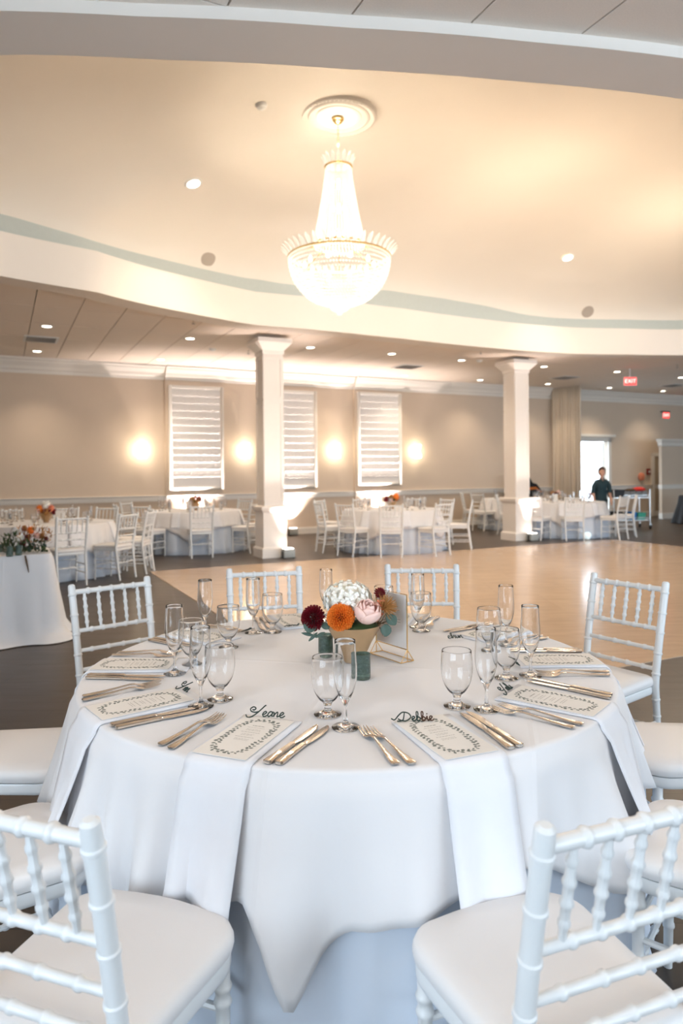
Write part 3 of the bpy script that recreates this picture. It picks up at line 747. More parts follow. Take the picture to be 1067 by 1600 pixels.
# exit signs
def exit_sign(p, rz, lab, hang):
    o = empty('exit_sign', lab, 'exit sign', p, rz)
    MB().box((0, 0, 0), (.30, .05, .20)).obj('housing', 'white_plastic', o, bevel=.006)
    MB().box((0, -.028, 0), (.28, .008, .18)).obj('red_face', 'exit_red', o, smooth=False)
    t = bpy.data.curves.new('letters', 'FONT'); t.body = 'EXIT'; t.size = .13; t.align_x = 'CENTER'; t.align_y = 'CENTER'; t.extrude = .002; t.materials.append(MT['exit_letter'])
    tmp = bpy.data.objects.new('letters', t); C.objects.link(tmp); me = bpy.data.meshes.new_from_object(tmp.evaluated_get(bpy.context.evaluated_depsgraph_get())); bpy.data.objects.remove(tmp); l = link('letters', me, o); l.location = (0, -.034, 0); l.rotation_euler = (PI / 2, 0, 0)
    if hang: MB().tube([(0, 0, .1), (0, 0, hang)], .012, 8).obj('stem', 'white_plastic', o)
    else: MB().box((0, 0, .115), (.34, .09, .035)).obj('canopy', 'black_plastic', o, smooth=False)
p = at_Y(984, 596, 16.6); exit_sign(p, TH - R(28), 'red lit exit sign hanging from the tiled ceiling above the person', HC - p.z)
u_, z_ = at_v(1040, 649, VF - .06); exit_sign(W(u_, VF - .05, z_), TH, 'red lit exit sign mounted on the far wall above the wall block', 0)
# fire alarm pieces
u_, z_ = at_v(1003, 745, VF - .05); a_ = empty('fire_bell', 'round red fire bell on the wall left of the far door', 'fire alarm', W(u_, VF, z_), TH)
MB().lathe([(0, -.02), (.13, -.02), (.12, .03), (.07, .065), (0, .075)], 24).obj('gong', 'coral', a_, (0, -.03, 0), (PI / 2, 0, 0))
MB().box((0, -.006, 0), (.1, .02, .1)).obj('mount', 'white_plastic', a_, smooth=False)
u_, z_ = at_v(1014, 737, VF - .05); a_ = empty('alarm_box', 'small dark red alarm box on the wall next to the door frame', 'fire alarm', W(u_, VF, z_), TH)
MB().box((0, -.03, 0), (.14, .06, .2)).obj('box', 'dark_red', a_, bevel=.006); MB().box((0, -.063, 0), (.08, .008, .06)).obj('pull_bar', 'white_plastic', a_, smooth=False)

# ------------------------------------------------------------------ round tables with cloths
TC = Vector((.013, 2.54, 0)); TR_, TZ = .915, .765
SD = 1.3; AMP = .075; C0 = R(263)
def folds(th, d, sd, amp):
    w = .42 * math.cos(11 * th + sd) + .42 * math.cos(19 * th + 2.1 * sd) + .22 * math.cos(7 * th - sd) + .50 * math.cos(43 * th + 3 * math.sin(5 * th)) * (.6 + .4 * math.cos(3 * th + 1))
    return amp * (w + .6) * min(1, max(0, d - .01) / .35) ** 1.2
def corner(th, c0): return abs(math.cos(2 * (th - c0))) ** 5
HT = [(R(a), d) for a, d in ((0, .36), (20, .31), (45, .30), (80, .45), (110, .30), (150, .30), (180, .36), (200, .33), (225, .36), (241, .375), (250, .30), (256, .25), (259.5, .33), (262.5, .475), (266, .37), (270, .312), (276, .295), (282, .285), (294, .225), (302, .285), (311, .37), (325, .30))]
def hem(th, c0, sd):
    if sd == SD: return (interp(HT, th) + interp(HT, th - .012) + interp(HT, th + .012)) / 3
    return .275 + .235 * corner(th, c0) + .018 * math.sin(5 * th + sd)
def drape_r(th, d, sd, amp, flat, sl=.10):
    a = amp * (1 - .72 * flat(th)); return TR_ + .006 + .014 * min(1, d / .03) + sl * d + folds(th, d, sd, a)
def cloth(name, lab, cen, n, sd, amp, c0, flat, over, mat_, group=None, rz=0, nd=16):
    vs = [(0, 0, TZ)]; fs = []; rings = []
    for r in (.2, .4, .6, .75, .85, .90): rings.append([(r * math.cos(2 * PI * k / n), r * math.sin(2 * PI * k / n), TZ) for k in range(n)])
    rd = .014
    for q in range(1, 5):
        an = q / 4 * PI / 2; rr = TR_ - .0 - rd + rd * math.sin(an) + .006; zz = TZ - rd + rd * math.cos(an)
        rings.append([(rr * math.cos(2 * PI * k / n), rr * math.sin(2 * PI * k / n), zz) for k in range(n)])
    for q in range(1, nd + 1):
        ring = []
        for k in range(n):
            th = 2 * PI * k / n; D = hem(th, c0, sd) if over else TZ - rd - .006; d = D * (q / nd) ** 1.1
            if over: r = drape_r(th, d, sd, amp, flat)
            else: dd = min(d, .42); r = drape_r(th, dd, sd, amp * .9, flat, .07) - .028 + .01 * d + max(0, d - .62) * .3 + .012 * math.cos(31 * th) * max(0, d - .3)
            ring.append((r * math.cos(th), r * math.sin(th), TZ - rd - d))
        rings.append(ring)
    if not over:
        rings = rings[6:]; rings = [[(x * .985, y * .985, z - .004) for x, y, z in rg] if i < 4 else rg for i, rg in enumerate(rings)]; vs = []
    for rg in rings: vs += rg
    o_ = 1 if over else 0
    if over: fs += [(0, 1 + k, 1 + (k + 1) % n) for k in range(n)]
    for i in range(len(rings) - 1):
        for k in range(n): k2 = (k + 1) % n; fs.append((o_ + i * n + k, o_ + (i + 1) * n + k, o_ + (i + 1) * n + k2, o_ + i * n + k2))
    o = MB().add(vs, fs).obj(name, mat_, None, cen, rz); tag(o, lab, 'tablecloth', group)
    o.modifiers.new('thickness', 'SOLIDIFY').thickness = .0015
    return o
ANG = {252: 249.8, 288: 289, 216: 216, 180: 181, 144: 146, 108: 109, 72: 73, 36: 35, 0: 0, 324: 324}
def flat_main(th):
    s = 0
    for a in ANG.values():
        d = (math.degrees(th) - a + 180) % 360 - 180; s = max(s, math.exp(-(d / 6.2) ** 4))
    return s
def table_body(cen, lab):
    t = empty('round_table', lab, 'table', cen)
    MB().lathe([(0, .72), (.88, .72), (.90, .73), (.90, .75), (.88, .757), (0, .757)], 48).obj('tabletop', 'door_tan', t)
    for k in range(4):
        a = PI / 4 + k * PI / 2; MB().tube([(.6 * math.cos(a), .6 * math.sin(a), 0), (.55 * math.cos(a), .55 * math.sin(a), .725)], .015, 8).obj('leg', 'grey_plastic', t)
table_body(TC, 'large round dining table in the foreground, under white cloths')
tc_main = cloth('tablecloth', 'white top tablecloth draped over the large foreground dining table', TC, 360, SD, AMP, C0, flat_main, True, 'cloth')
cloth('tablecloth', 'pale floor-length under-cloth below the top cloth of the foreground table', TC, 300, SD, AMP, C0, flat_main, False, 'undercloth')

# ------------------------------------------------------------------ chair prototype
def bamboo(mb, a, b, r, nodes, seg=10, r2=None, bul=1.28, mid=0):
    a, b = Vector(a), Vector(b); L = (b - a).length; r2 = r if r2 is None else r2; w = min(.007, L * .04)
    ts = {0: 1, 1: 1}
    for q in nodes:
        c = q * L
        for dx, f in ((-1.3 * w, 1), (-.7 * w, bul), (0, bul * 1.05), (.7 * w, bul), (1.3 * w, 1)): ts[(c + dx) / L] = f
    if mid:
        for q in (.25, .5, .75):
            ts.setdefault(q, 1)
    pts = []; rad = []
    for t in sorted(ts):
        if t < 0 or t > 1: continue
        base = r + (r2 - r) * t
        if mid: base *= 1 + mid * math.sin(PI * t)
        pts.append(a.lerp(b, t)); rad.append(base * ts[t])
    return mb.tube(pts, rad, seg)
def seat_poly(g=0, wf=.205, wb=.185, yf=.215, yb=-.195):
    pts = []
    def arc(cx, cy, r, a0, a1, n=7):
        for i in range(n + 1):
            a = R(a0 + (a1 - a0) * i / n); pts.append((cx + r * math.cos(a), cy + r * math.sin(a)))
    rf, rb = .085, .035
    for i in range(5): t = i / 5; pts.append((wb + g + (wf - wb) * t, yb + rb + (yf - yb - rf - rb) * t))
    arc(wf + g - rf, yf + g - rf, rf, 0, 90); 
    for i in range(1, 5): t = i / 5; pts.append(((wf + g - rf) * (1 - 2 * t), yf + g + .012 * math.sin(PI * t)))
    arc(-(wf + g - rf), yf + g - rf, rf, 90, 180)
    for i in range(1, 5): t = i / 5; pts.append((-(wf + g) + (wf - wb) * t, yf - rf + (yb + rb - yf + rf) * t))
    arc(-(wb + g - rb), yb - g + rb, rb, 180, 270, 4); arc(wb + g - rb, yb - g + rb, rb, 270, 360, 4)
    return pts
def ringed(poly_fn, levels):
    vs = []; fs = []; n = None
    for sc_, z in levels:
        p = poly_fn; P = [(x * sc_, (y - .01) * sc_ + .01) for x, y in p]; n = len(P); vs += [(x, y, z) for x, y in P]
    m = len(levels)
    for i in range(m - 1):
        for k in range(n): k2 = (k + 1) % n; fs.append((i * n + k, i * n + k2, (i + 1) * n + k2, (i + 1) * n + k))
    fs.append(tuple(range(n - 1, -1, -1))); fs.append(tuple((m - 1) * n + k for k in range(n)))
    return MB().add(vs, fs)
def back_pt(x, z):
    # rear post line: foot, seat, top
    if z <= .45: t = z / .45; return Vector((x * (.93 + .05 * t), -.245 + .06 * t ** .8, z))
    t = (z - .45) / .47; return Vector((x * (.98 + .04 * t), -.185 - .085 * t ** 1.2, z))
BX = .193
ch0 = empty('dining_chair', 'x', 'chair', (0, 0, 0))
sp_ = seat_poly()
ringed(sp_, [(.975, .405), (.995, .41), (1, .418), (1, .436), (.99, .442)]).obj('seat_frame', 'chair_white', ch0)
ringed(seat_poly(.004), [(.955, .443), (.99, .447), (1.005, .458), (1.005, .468), (.985, .480), (.93, .488), (.7, .492), (.3, .494)]).obj('seat_cushion', 'vinyl', ch0)
for s in (-1, 1):
    m = MB(); pts = []; rad = []
    zs = []
    nodes = [.12, .20, .30, .38, .50, .595, .69, .78, .875]
    for z in sorted(set([0, .06, .16, .25, .34, .44, .47, .55, .65, .73, .83, .905, .92, .926] + [n_ + d for n_ in nodes for d in (-.006, -.003, 0, .003, .006)])):
        r = .0135 + .004 * min(1, z / .45)
        if any(abs(z - n_) <= .0035 for n_ in nodes): r *= 1.17
        if z == .926: r *= .55
        elif z == .92: r *= .93
        elif z == .905: r *= 1.0
        pts.append(back_pt(s * BX, z)); rad.append(r)
    m.tube(pts, rad, 14); m.obj('back_post', 'chair_white', ch0)
    m = MB(); bamboo(m, (s * .172, .175, 0), (s * .176, .165, .41), .0125, [.3, .55, .80, .88], 12, .0165, 1.2); m.obj('front_leg', 'chair_white', ch0)
def rail(z, r, nd, nm='back_rail'):
    a, b = back_pt(-BX, z), back_pt(BX, z); m = MB(); bamboo(m, a, b, r, nd, 10); return m.obj(nm, 'chair_white', ch0)
rail(.888, .0130, [.2, .35, .5, .65, .8], 'top_rail')
rail(.705, .0105, [.2, .35, .5, .65, .8]); rail(.612, .0100, [.18, .4, .6, .82]); rail(.522, .0100, [.18, .4, .6, .82])
for k in range(5):
    t = (k + 1) / 6; a = back_pt(-BX, .705).lerp(back_pt(BX, .705), .15 + .7 * k / 4 * 1.0); b = back_pt(-BX, .888).lerp(back_pt(BX, .888), .15 + .7 * k / 4)
    m = MB(); bamboo(m, a, b, .0065, [.2, .4, .6, .8], 8, None, 1.3, .35); m.obj('spindle', 'chair_white', ch0)
for s in (-1, 1):
    for z in (.27, .16):
        m = MB(); bamboo(m, (s * .174, .17, z), back_pt(s * BX, z), .0085, [.25, .5, .75], 8); m.obj('stretcher', 'chair_white', ch0)
for z in (.31, .20):
    m = MB(); bamboo(m, (-.174, .17, z), (.174, .17, z), .0085, [.2, .5, .8], 8); m.obj('stretcher', 'chair_white', ch0)
m = MB(); bamboo(m, back_pt(-BX, .24), back_pt(BX, .24), .0085, [.2, .5, .8], 8); m.obj('stretcher', 'chair_white', ch0)
first = [True]
def chair(x, y, face, lab, group):
    o = ch0 if first[0] else copy_tree(ch0); first[0] = False
    o.location = (x, y, 0); o.rotation_euler = (0, 0, face - PI / 2); o['label'] = lab; o['group'] = group; return o
def chair_posts(l, r, lab, g):
    a, b = at_z(*l, .92), at_z(*r, .92); m_ = (a + b) / 2; d = (b - a).normalized(); f = Vector((-d.y, d.x, 0))
    if f.dot(TC - m_) < 0: f = -f
    o = m_ + f * .27; chair(o.x, o.y, math.atan2(f.y, f.x), lab, g)
G = 'chairs around the foreground table'
chair_posts((358, 890), (467, 886), 'white bamboo-style chair behind the foreground table, directly left of the flowers', G)
chair_posts((604, 883), (714, 883), 'white bamboo-style chair behind the foreground table, directly right of the flowers', G)
chair_posts((113, 915), (228, 902), 'white bamboo-style chair at the rear left of the foreground table, on dark floor', G)
chair_posts((927, 896), (1042, 911), 'white bamboo-style chair at the rear right of the foreground table, before dance floor', G)
def chair_one(px, py, s, adeg, lab):
    # one visible post top; s=+1 when it is the right-hand post as seen from behind
    a = R(adeg); f = -Vector((math.cos(a), math.sin(a), 0)); rgt = Vector((f.y, -f.x, 0)); p = at_z(px, py, .922)
    o = p - rgt * (s * BX * 1.02) + f * .27; chair(o.x, o.y, math.atan2(f.y, f.x), lab, G)
chair_one(140, 1283, 1, 250, 'white bamboo-style chair nearest the camera at front left, back cut by the frame')
chair_one(852, 1292, -1, 291, 'white bamboo-style chair nearest the camera at front right, back cut by the frame')
for a, r, lab in ((182, 1.165, 'white chair at the middle left edge of the photo, seat under the cloth'), (217, 1.18, 'white chair at lower left, partly hidden behind the front left chair back'),
                  (-2, 1.20, 'white chair at the middle right edge of the photo, only seat showing'), (323, 1.21, 'white chair at lower right, seen through the front right chair back')):
    q = TC + Vector((math.cos(R(a)), math.sin(R(a)), 0)) * r; chair(q.x, q.y, R(a) + PI, lab, G)

# ------------------------------------------------------------------ tableware prototypes
def curve_prof(pts, n=5): return [(max(0, p.x), p.y) for p in catmull([Vector((a, b, 0)) for a, b in pts], n)]
fo = curve_prof([(.0345, .0015), (.033, .004), (.018, .008), (.006, .016), (.0042, .035), (.0048, .055), (.010, .068), (.020, .088), (.0275, .115), (.0295, .14), (.0275, .18), (.0262, .215)])
fi = curve_prof([(.0252, .215), (.0265, .18), (.0283, .14), (.0262, .115), (.0185, .09), (.008, .075), (.0005, .0715)])
flute_me = MB().lathe([(0, 0.0003), (.034, 0.0003)] + fo + [(.0257, .2158)] + fi, 32).mesh('bowl', 'glass')
go = curve_prof([(.0345, .0015), (.034, .004), (.02, .009), (.0105, .016), (.0095, .024), (.011, .03), (.014, .036), (.024, .046), (.036, .07), (.0415, .10), (.041, .13), (.0385, .158)])
gi = curve_prof([(.0373, .158), (.0397, .13), (.0402, .10), (.0346, .07), (.022, .048), (.012, .041), (.0005, .0395)])
goblet_me = MB().lathe([(0, 0.0003), (.034, 0.0003)] + go + [(.0379, .1588)] + gi, 32).mesh('bowl', 'glass')
ZT = TZ + .0012
SN = {252: 'front left', 288: 'front right', 216: 'lower left', 180: 'middle left', 144: 'upper left', 108: 'rear left', 72: 'rear right', 36: 'upper right', 0: 'middle right', 324: 'lower right'}
def glass(me, nm, px, py, lab, grp):
    p = at_z(px, py, ZT); o = link(nm, me, None, p, None, lab, 'glass', grp); o.scale = (1.1,) * 3 if nm[0] == 'c' else (1.12, 1.12, 1.05); return o
GF = {216: (314, 1104), 180: (273, 1053), 144: (321, 992), 108: (396, 989), 72: (510, 968), 36: (653, 980), 0: (791, 1008), 324: (829, 1056), 288: (760, 1109), 252: (540, 1137)}
GG = {216: (344, 1093), 180: (300, 1040), 144: (357, 1012), 108: (426, 988), 72: (600, 972), 36: (658, 986), 0: (764, 1018), 324: (791, 1060), 288: (714, 1104), 252: (512, 1117)}
for a in SN:
    glass(flute_me, 'champagne_flute', *GF[a], 'tall clear champagne flute at the %s place of the foreground table' % SN[a], 'champagne flutes on the foreground table')
    glass(goblet_me, 'water_goblet', *GG[a], 'short-stemmed clear water goblet at the %s place of the foreground table' % SN[a], 'water goblets on the foreground table')

# cutlery lies along +y with the handle end at y=0
def sec(y, w, z, t, x=0): return ((x, y, z), (w, 0, 0), (0, 0, t))
fk = MB().loft([sec(0, .006, .0035, .0015), sec(.003, .0092, .0035, .002), (sec(.02, .0085, .0035, .002)), sec(.05, .0055, .0045, .002), sec(.09, .0033, .0075, .0018), sec(.12, .0028, .010, .0018), sec(.135, .0045, .009, .0014), sec(.142, .0105, .006, .0011), sec(.152, .0125, .0035, .0010), sec(.158, .0125, .0030, .0009)])
fork_me = fk.mesh('dinner_fork', 'silver')
tine_me = MB().loft([sec(.156, .0018, .0030, .0009), sec(.175, .0015, .0030, .0008), sec(.195, .0012, .0055, .0007), sec(.204, .0006, .0075, .0005)]).mesh('tine', 'silver')
kn = MB().loft([sec(0, .006, .004, .003), sec(.003, .0098, .004, .0038), sec(.02, .0090, .004, .0038), sec(.06, .0070, .004, .0038), sec(.095, .0062, .004, .0034), sec(.102, .0068, .004, .0036), sec(.108, .0050, .004, .0026)])
knife_me = kn.mesh('dinner_knife', 'silver')
blade_me = MB().loft([sec(.106, .0052, .004, .0012), sec(.125, .0085, .004, .0009, .001), sec(.17, .0095, .004, .0008, .001), sec(.20, .0080, .004, .0007, -.0005), sec(.215, .0045, .004, .0006, -.003), sec(.222, .001, .004, .0004, -.006)]).mesh('blade', 'silver')
fork0 = link('dinner_fork', fork_me, cat='fork', label='x')
for k in range(4): link('tine', tine_me, fork0, (-.0102 + .0068 * k, 0, 0))
knife0 = link('dinner_knife', knife_me, cat='knife', label='x'); link('blade', blade_me, knife0)
used = {'f': False, 'k': False}
def cut(o0, key, pos, rz, lab, grp):
    o = copy_tree(o0) if used[key] else o0; used[key] = True
    o.location = pos; o.rotation_euler = (0, 0, rz); o['label'] = lab; o['group'] = grp; o.scale = (1.22,) * 3
# menu card
card_me = MB().box((0, 0, .0006), (.125, .235, .0012)).mesh('menu_card', 'paper', smooth=False)
m = MB(); rnd = random.Random(3)
hw, hl, cr_ = .043, .095, .018
per = []
for i in range(200):
    a = 2 * PI * i / 200; c_, s_ = math.cos(a), math.sin(a); n_ = 3.4
    per.append((hw * math.copysign(abs(c_) ** (2 / n_), c_), hl * math.copysign(abs(s_) ** (2 / n_), s_)))
L = [0]
for i in range(200): q = per[(i + 1) % 200]; L.append(L[-1] + math.hypot(q[0] - per[i][0], q[1] - per[i][1]))
def along_per(t):
    t = (t % 1) * L[-1]
    for i in range(200):
        if L[i + 1] >= t:
            k = (t - L[i]) / (L[i + 1] - L[i]); a, b = per[i], per[(i + 1) % 200]; return a[0] + (b[0] - a[0]) * k, a[1] + (b[1] - a[1]) * k, math.atan2(b[1] - a[1], b[0] - a[0])
for i in range(78):
    x, y, an = along_per(i / 78 + rnd.uniform(-.003, .003)); sd = 1 if i % 2 else -1; an2 = an + sd * rnd.uniform(.5, 1.1); ln = rnd.uniform(.008, .0125); w = ln * rnd.uniform(.25, .36)
    d = (math.cos(an2), math.sin(an2)); nn = (-d[1], d[0]); P = [(x, y)]
    for t, f in ((.3, .8), (.6, 1), (.85, .6), (1, 0)): P.append((x + d[0] * ln * t + nn[0] * w * f, y + d[1] * ln * t + nn[1] * w * f))
    for t, f in ((.85, .6), (.6, 1), (.3, .8)): P.append((x + d[0] * ln * t - nn[0] * w * f, y + d[1] * ln * t - nn[1] * w * f))
    m.add([(p[0], p[1], .0014) for p in P], [tuple(range(len(P)))])
wre_me = m.mesh('wreath_print', 'print_leaf', smooth=False)
m = MB(); y = .06
for blk, (n_, wd_, hh) in enumerate(((1, .03, .003), (1, .045, .0012), (2, .036, .0012), (1, .045, .0016), (2, .03, .0012), (1, .045, .0016), (2, .034, .0012))):
    for q in range(n_):
        x = -wd_ / 2
        while x < wd_ / 2 - .002:
            l = rnd.uniform(.003, .008); l = min(l, wd_ / 2 - x); m.add([(x, y - hh / 2, .0014), (x + l, y - hh / 2, .0014), (x + l, y + hh / 2, .0014), (x, y + hh / 2, .0014)], [(0, 1, 2, 3)]); x += l + .0014
        y -= .0058
    y -= .0055
text_me = m.mesh('text_print', 'print_text', smooth=False)
# napkin: lies on the table, then falls over the edge (local +y points outwards, origin at table centre)
def napkin(a, r_in, w, drop, lab, rot=0, sd=0, cen=TC, grp='long white napkins hanging over the foreground table edge', flat=flat_main, prm=(SD, AMP), lift=0.0, n_w=9):
    th = R(a); rows = []; path = []
    for k in range(8): path.append((r_in + (TR_ - .012 - r_in) * k / 7, TZ + .0022 + lift))
    for k in range(1, 5): an = k / 4 * PI / 2; path.append((TR_ - .012 + .024 * math.sin(an), TZ - .014 - .0075 + .024 * math.cos(an) + lift * 0))
    nd = 10
    for k in range(1, nd + 1): path.append((None, drop * k / nd))
    vs = []; fs = []
    for i, (r, z) in enumerate(path):
        for j in range(n_w):
            x = (j / (n_w - 1) - .5) * w; 
            if r is None:
                d = z; ph = th - math.atan2(x, TR_); r_ = max(drape_r(ph + q, d, prm[0], prm[1], flat) for q in (-.10, -.06, -.03, 0, .03, .06, .10)) + .008 + .004 * math.sin(j * .8 + sd) * min(1, d * 5)
                zz = TZ - .016 - d - (.012 * math.sin(j * .5 + sd) if d > drop * .9 else 0); X = x * (1 + .1 * d)
                yy = math.sqrt(max(.01, r_ * r_ - X * X)); vs.append((X, yy, zz))
            else:
                rr = r; yy = math.sqrt(max(.01, rr * rr - x * x)) if r > TR_ - .05 else r - (1 - math.sqrt(max(0, 1 - (x / TR_) ** 2))) * TR_ * max(0, (r - r_in) / (TR_ - .05 - r_in))
                vs.append((x, yy, z))
    n_ = len(path)
    for i in range(n_ - 1):
        for j in range(n_w - 1): k = i * n_w + j; fs.append((k, k + 1, k + n_w + 1, k + n_w))
    o = MB().add(vs, fs).obj('napkin', 'napkin', None, cen, th - PI / 2); tag(o, lab, 'napkin', grp)
    s_ = o.modifiers.new('thickness', 'SOLIDIFY'); s_.thickness = .004; s_.offset = 1
    return o
NR = {252: .625, 288: .63, 216: .60, 180: .57, 144: .60, 108: .62, 72: .62, 36: .62, 0: .62, 324: .62}
DROP = {252: .285, 288: .325, 216: .40, 180: .36, 324: .36, 0: .33}
for a, aa in ANG.items():
    e = Vector((math.cos(R(aa)), math.sin(R(aa)), 0)); d = -e; rgt = Vector((d.y, -d.x, 0)); nm = SN[a]
    napkin(aa, NR[a] - .01, .178, DROP.get(a, .3), 'folded white napkin hanging over the edge at the %s place of the foreground table' % nm, sd=a)
    rot = math.atan2(d.y, d.x) - PI / 2 + R({252: -1, 288: 3, 216: 2, 180: -2, 324: -3}.get(a, 1))
    pos = TC + e * .765 + rgt * (-.004)
    c = link('menu_card', card_me, None, (pos.x, pos.y, ZT + .0068), rot, 'printed menu card with leafy border at the %s place of the foreground table' % nm, 'menu', 'menu cards on the foreground table')
    link('wreath_print', wre_me, c); link('text_print', text_me, c); c.scale = (1.2, 1.18, 1)
    js = random.Random(a)
    for i, (t, rr) in enumerate(((-.150, .892), (-.188, .880))):
        p = TC + e * rr + rgt * t; dd = rot + R(js.uniform(-4, 4) - 3)
        cut(fork0, 'f', (p.x, p.y, ZT + .0005), dd, '%s silver fork at the %s place of the foreground table' % (['right-hand', 'left-hand'][i], nm), 'forks on the foreground table')
    for i, (t, rr) in enumerate(((.118, .892), (.146, .888))):
        p = TC + e * rr + rgt * t; dd = rot + R(js.uniform(-2, 2) - 5)
        cut(knife0, 'k', (p.x, p.y, ZT), dd, '%s silver knife at the %s place of the foreground table' % (['left-hand', 'right-hand'][i], nm), 'knives on the foreground table')

# cut-out script name signs
GL = {
 'J': ([[(-1.5, .1), (-1.1, -.35), (-.4, -.1), (.35, .9), (.95, 2.0), (1.15, 2.2)], [(.35, .9), (-.2, .70), (-.85, .85), (-1.1, 1.35), (-.75, 1.75), (-.3, 1.5), (-.45, 1.15), (-.75, 1.2)]], 1.0),
 'D': ([[(-.6, .0), (0, .0), (.5, .3), (.9, 1.9)], [(-1.6, .6), (-1.0, .3), (-.2, 1.3), (.6, 2.0), (1.6, 1.7), (1.9, .8), (1.0, .0), (.2, .1), (-.4, .5)]], 2.0),
 'e': ([[(0, .35), (.35, .45), (.6, .8), (.35, 1.0), (.1, .6), (.25, .05), (.6, .05), (.9, .35)]], .85),
 'a': ([[(.7, .9), (.3, 1.0), (.05, .5), (.25, .02), (.6, .4), (.75, 1.0), (.68, .2), (1.0, .2)]], .95),
 'n': ([[(0, .9), (.1, .1), (.15, .5), (.45, 1.0), (.6, .6), (.6, .1), (.95, .25)]], .9),
 'b': ([[(0, .3), (.4, 1.3), (.4, 2.0), (.15, 1.9), (.1, .8), (.15, .1), (.5, .0), (.7, .5), (.4, .85), (.2, .5)], [(.65, .6), (.95, .5)]], .9),
 'i': ([[(0, .3), (.15, 1.0), (.2, .1), (.5, .2)], [(.2, 1.45), (.22, 1.55)]], .45),
 'l': ([[(0, .2), (.4, 1.3), (.35, 2.0), (.12, 1.7), (.15, .3), (.45, .1)]], .45),
 'u': ([[(0, 1.0), (.05, .3), (.3, .05), (.6, .5), (.65, 1.0), (.65, .2), (.95, .2)]], .9)}
def script(word, h, mats):
    m1, m2 = MB(), MB(); x = 0; n = len(word)
    for i, c in enumerate(word):
        st, w = GL[c]
        for s_ in st:
            P = catmull([((x + px_) * h, py_ * h, 0) for px_, py_ in s_], 5); (m1 if i < (n + 1) // 2 else m2).tube(P, .0018, 6)
        x += w
    for m in (m1, m2):
        m.v = [(a - x * h / 2, b, c * 1.0) for a, b, c in m.v]
    return m1, m2
WORD = {252: ('Jeane', .0185, 'name_green', 'name_green'), 288: ('Debbie', .0155, 'name_green', 'name_brown'), 216: ('Jnn', .018, 'name_green', 'name_green'), 180: ('neul', .015, 'name_green', 'name_green'), 144: ('uelnu', .016, 'name_green', 'name_green'), 108: ('lunen', .016, 'name_green', 'name_green'), 72: ('nulen', .015, 'name_green', 'name_green'), 36: ('elnun', .016, 'name_green', 'name_green'), 0: ('unel', .016, 'name_green', 'name_green'), 324: ('Jnlu', .016, 'name_green', 'name_green')}
SPX = {252: (421, 1120, -12), 288: (652, 1126, 2), 216: (286, 1079, None), 180: (297, 1026, None), 144: (384, 985, None), 108: (455, 978, None), 36: (712, 997, 8), 324: (797, 1078, None), 0: (810, 1037, None), 72: (560, 972, None)}
for a, aa in ANG.items():
    wd_, h, c1, c2 = WORD[a]; m1, m2 = script(wd_, h, None); e = Vector((math.cos(R(aa)), math.sin(R(aa)), 0)); d = -e
    px, py, rr = SPX[a]; p = at_z(px, py, ZT + .012); rot = (math.atan2(d.y, d.x) - PI / 2) if rr is None else R(rr)
    o = empty('name_sign', 'small dark cut-out script place name at the %s place of the foreground table' % SN[a], 'name sign', p, rot, 'script place names on the foreground table')
    o.rotation_euler = (R(28), 0, rot)
    for mm, cc in ((m1, c1), (m2, c2)): mm.obj('lettering', cc, o)

# ------------------------------------------------------------------ floral centrepiece
BP = at_z(553, 1034, ZT); BP = Vector((BP.x, BP.y, ZT))
fl = empty('floral_centrepiece', 'tan metal bowl of hydrangea, dahlias and a blush rose on the foreground table', 'flower arrangement', BP)
bo = [(.0, 0), (.036, .0), (.038, .004), (.044, .03), (.066, .075), (.094, .124), (.101, .138)]
MB().lathe(bo + [(.098, .138), (.09, .12), (.06, .07), (.0, .06)], 40).obj('bowl', 'tan_bowl', fl)
FY = BP.y
def fp(px, py, dy=0): return at_Y(px, py, FY + dy) - BP
MB().blob((0, 0, .128), (.092, .092, .03), 16, 8).obj('foliage_bed', 'leaf_green', fl)
def fib(n):
    for i in range(n):
        z = 1 - 2 * (i + .5) / n; r = math.sqrt(1 - z * z); a = i * 2.39996; yield Vector((r * math.cos(a), r * math.sin(a), z))
def petal(mb, base, d, upv, L_, w, cup=.3, n=4):
    d = d.normalized(); s = d.cross(upv); s = s.normalized() if s.length > 1e-5 else Vector((1, 0, 0)); nn = s.cross(d)
    vs = []; fs = []
    for i in range(n + 1):
        t = i / n; ww = w * math.sin(PI * (t * .82 + .12)) ** .8; c = base + d * (L_ * t) + nn * (cup * L_ * t * t)
        vs += [c - s * ww + nn * (ww * .35), c, c + s * ww + nn * (ww * .35)]
    for i in range(n):
        k = i * 3; fs += [(k, k + 1, k + 4, k + 3), (k + 1, k + 2, k + 5, k + 4)]
    mb.add(vs, fs)
rn = random.Random(5)
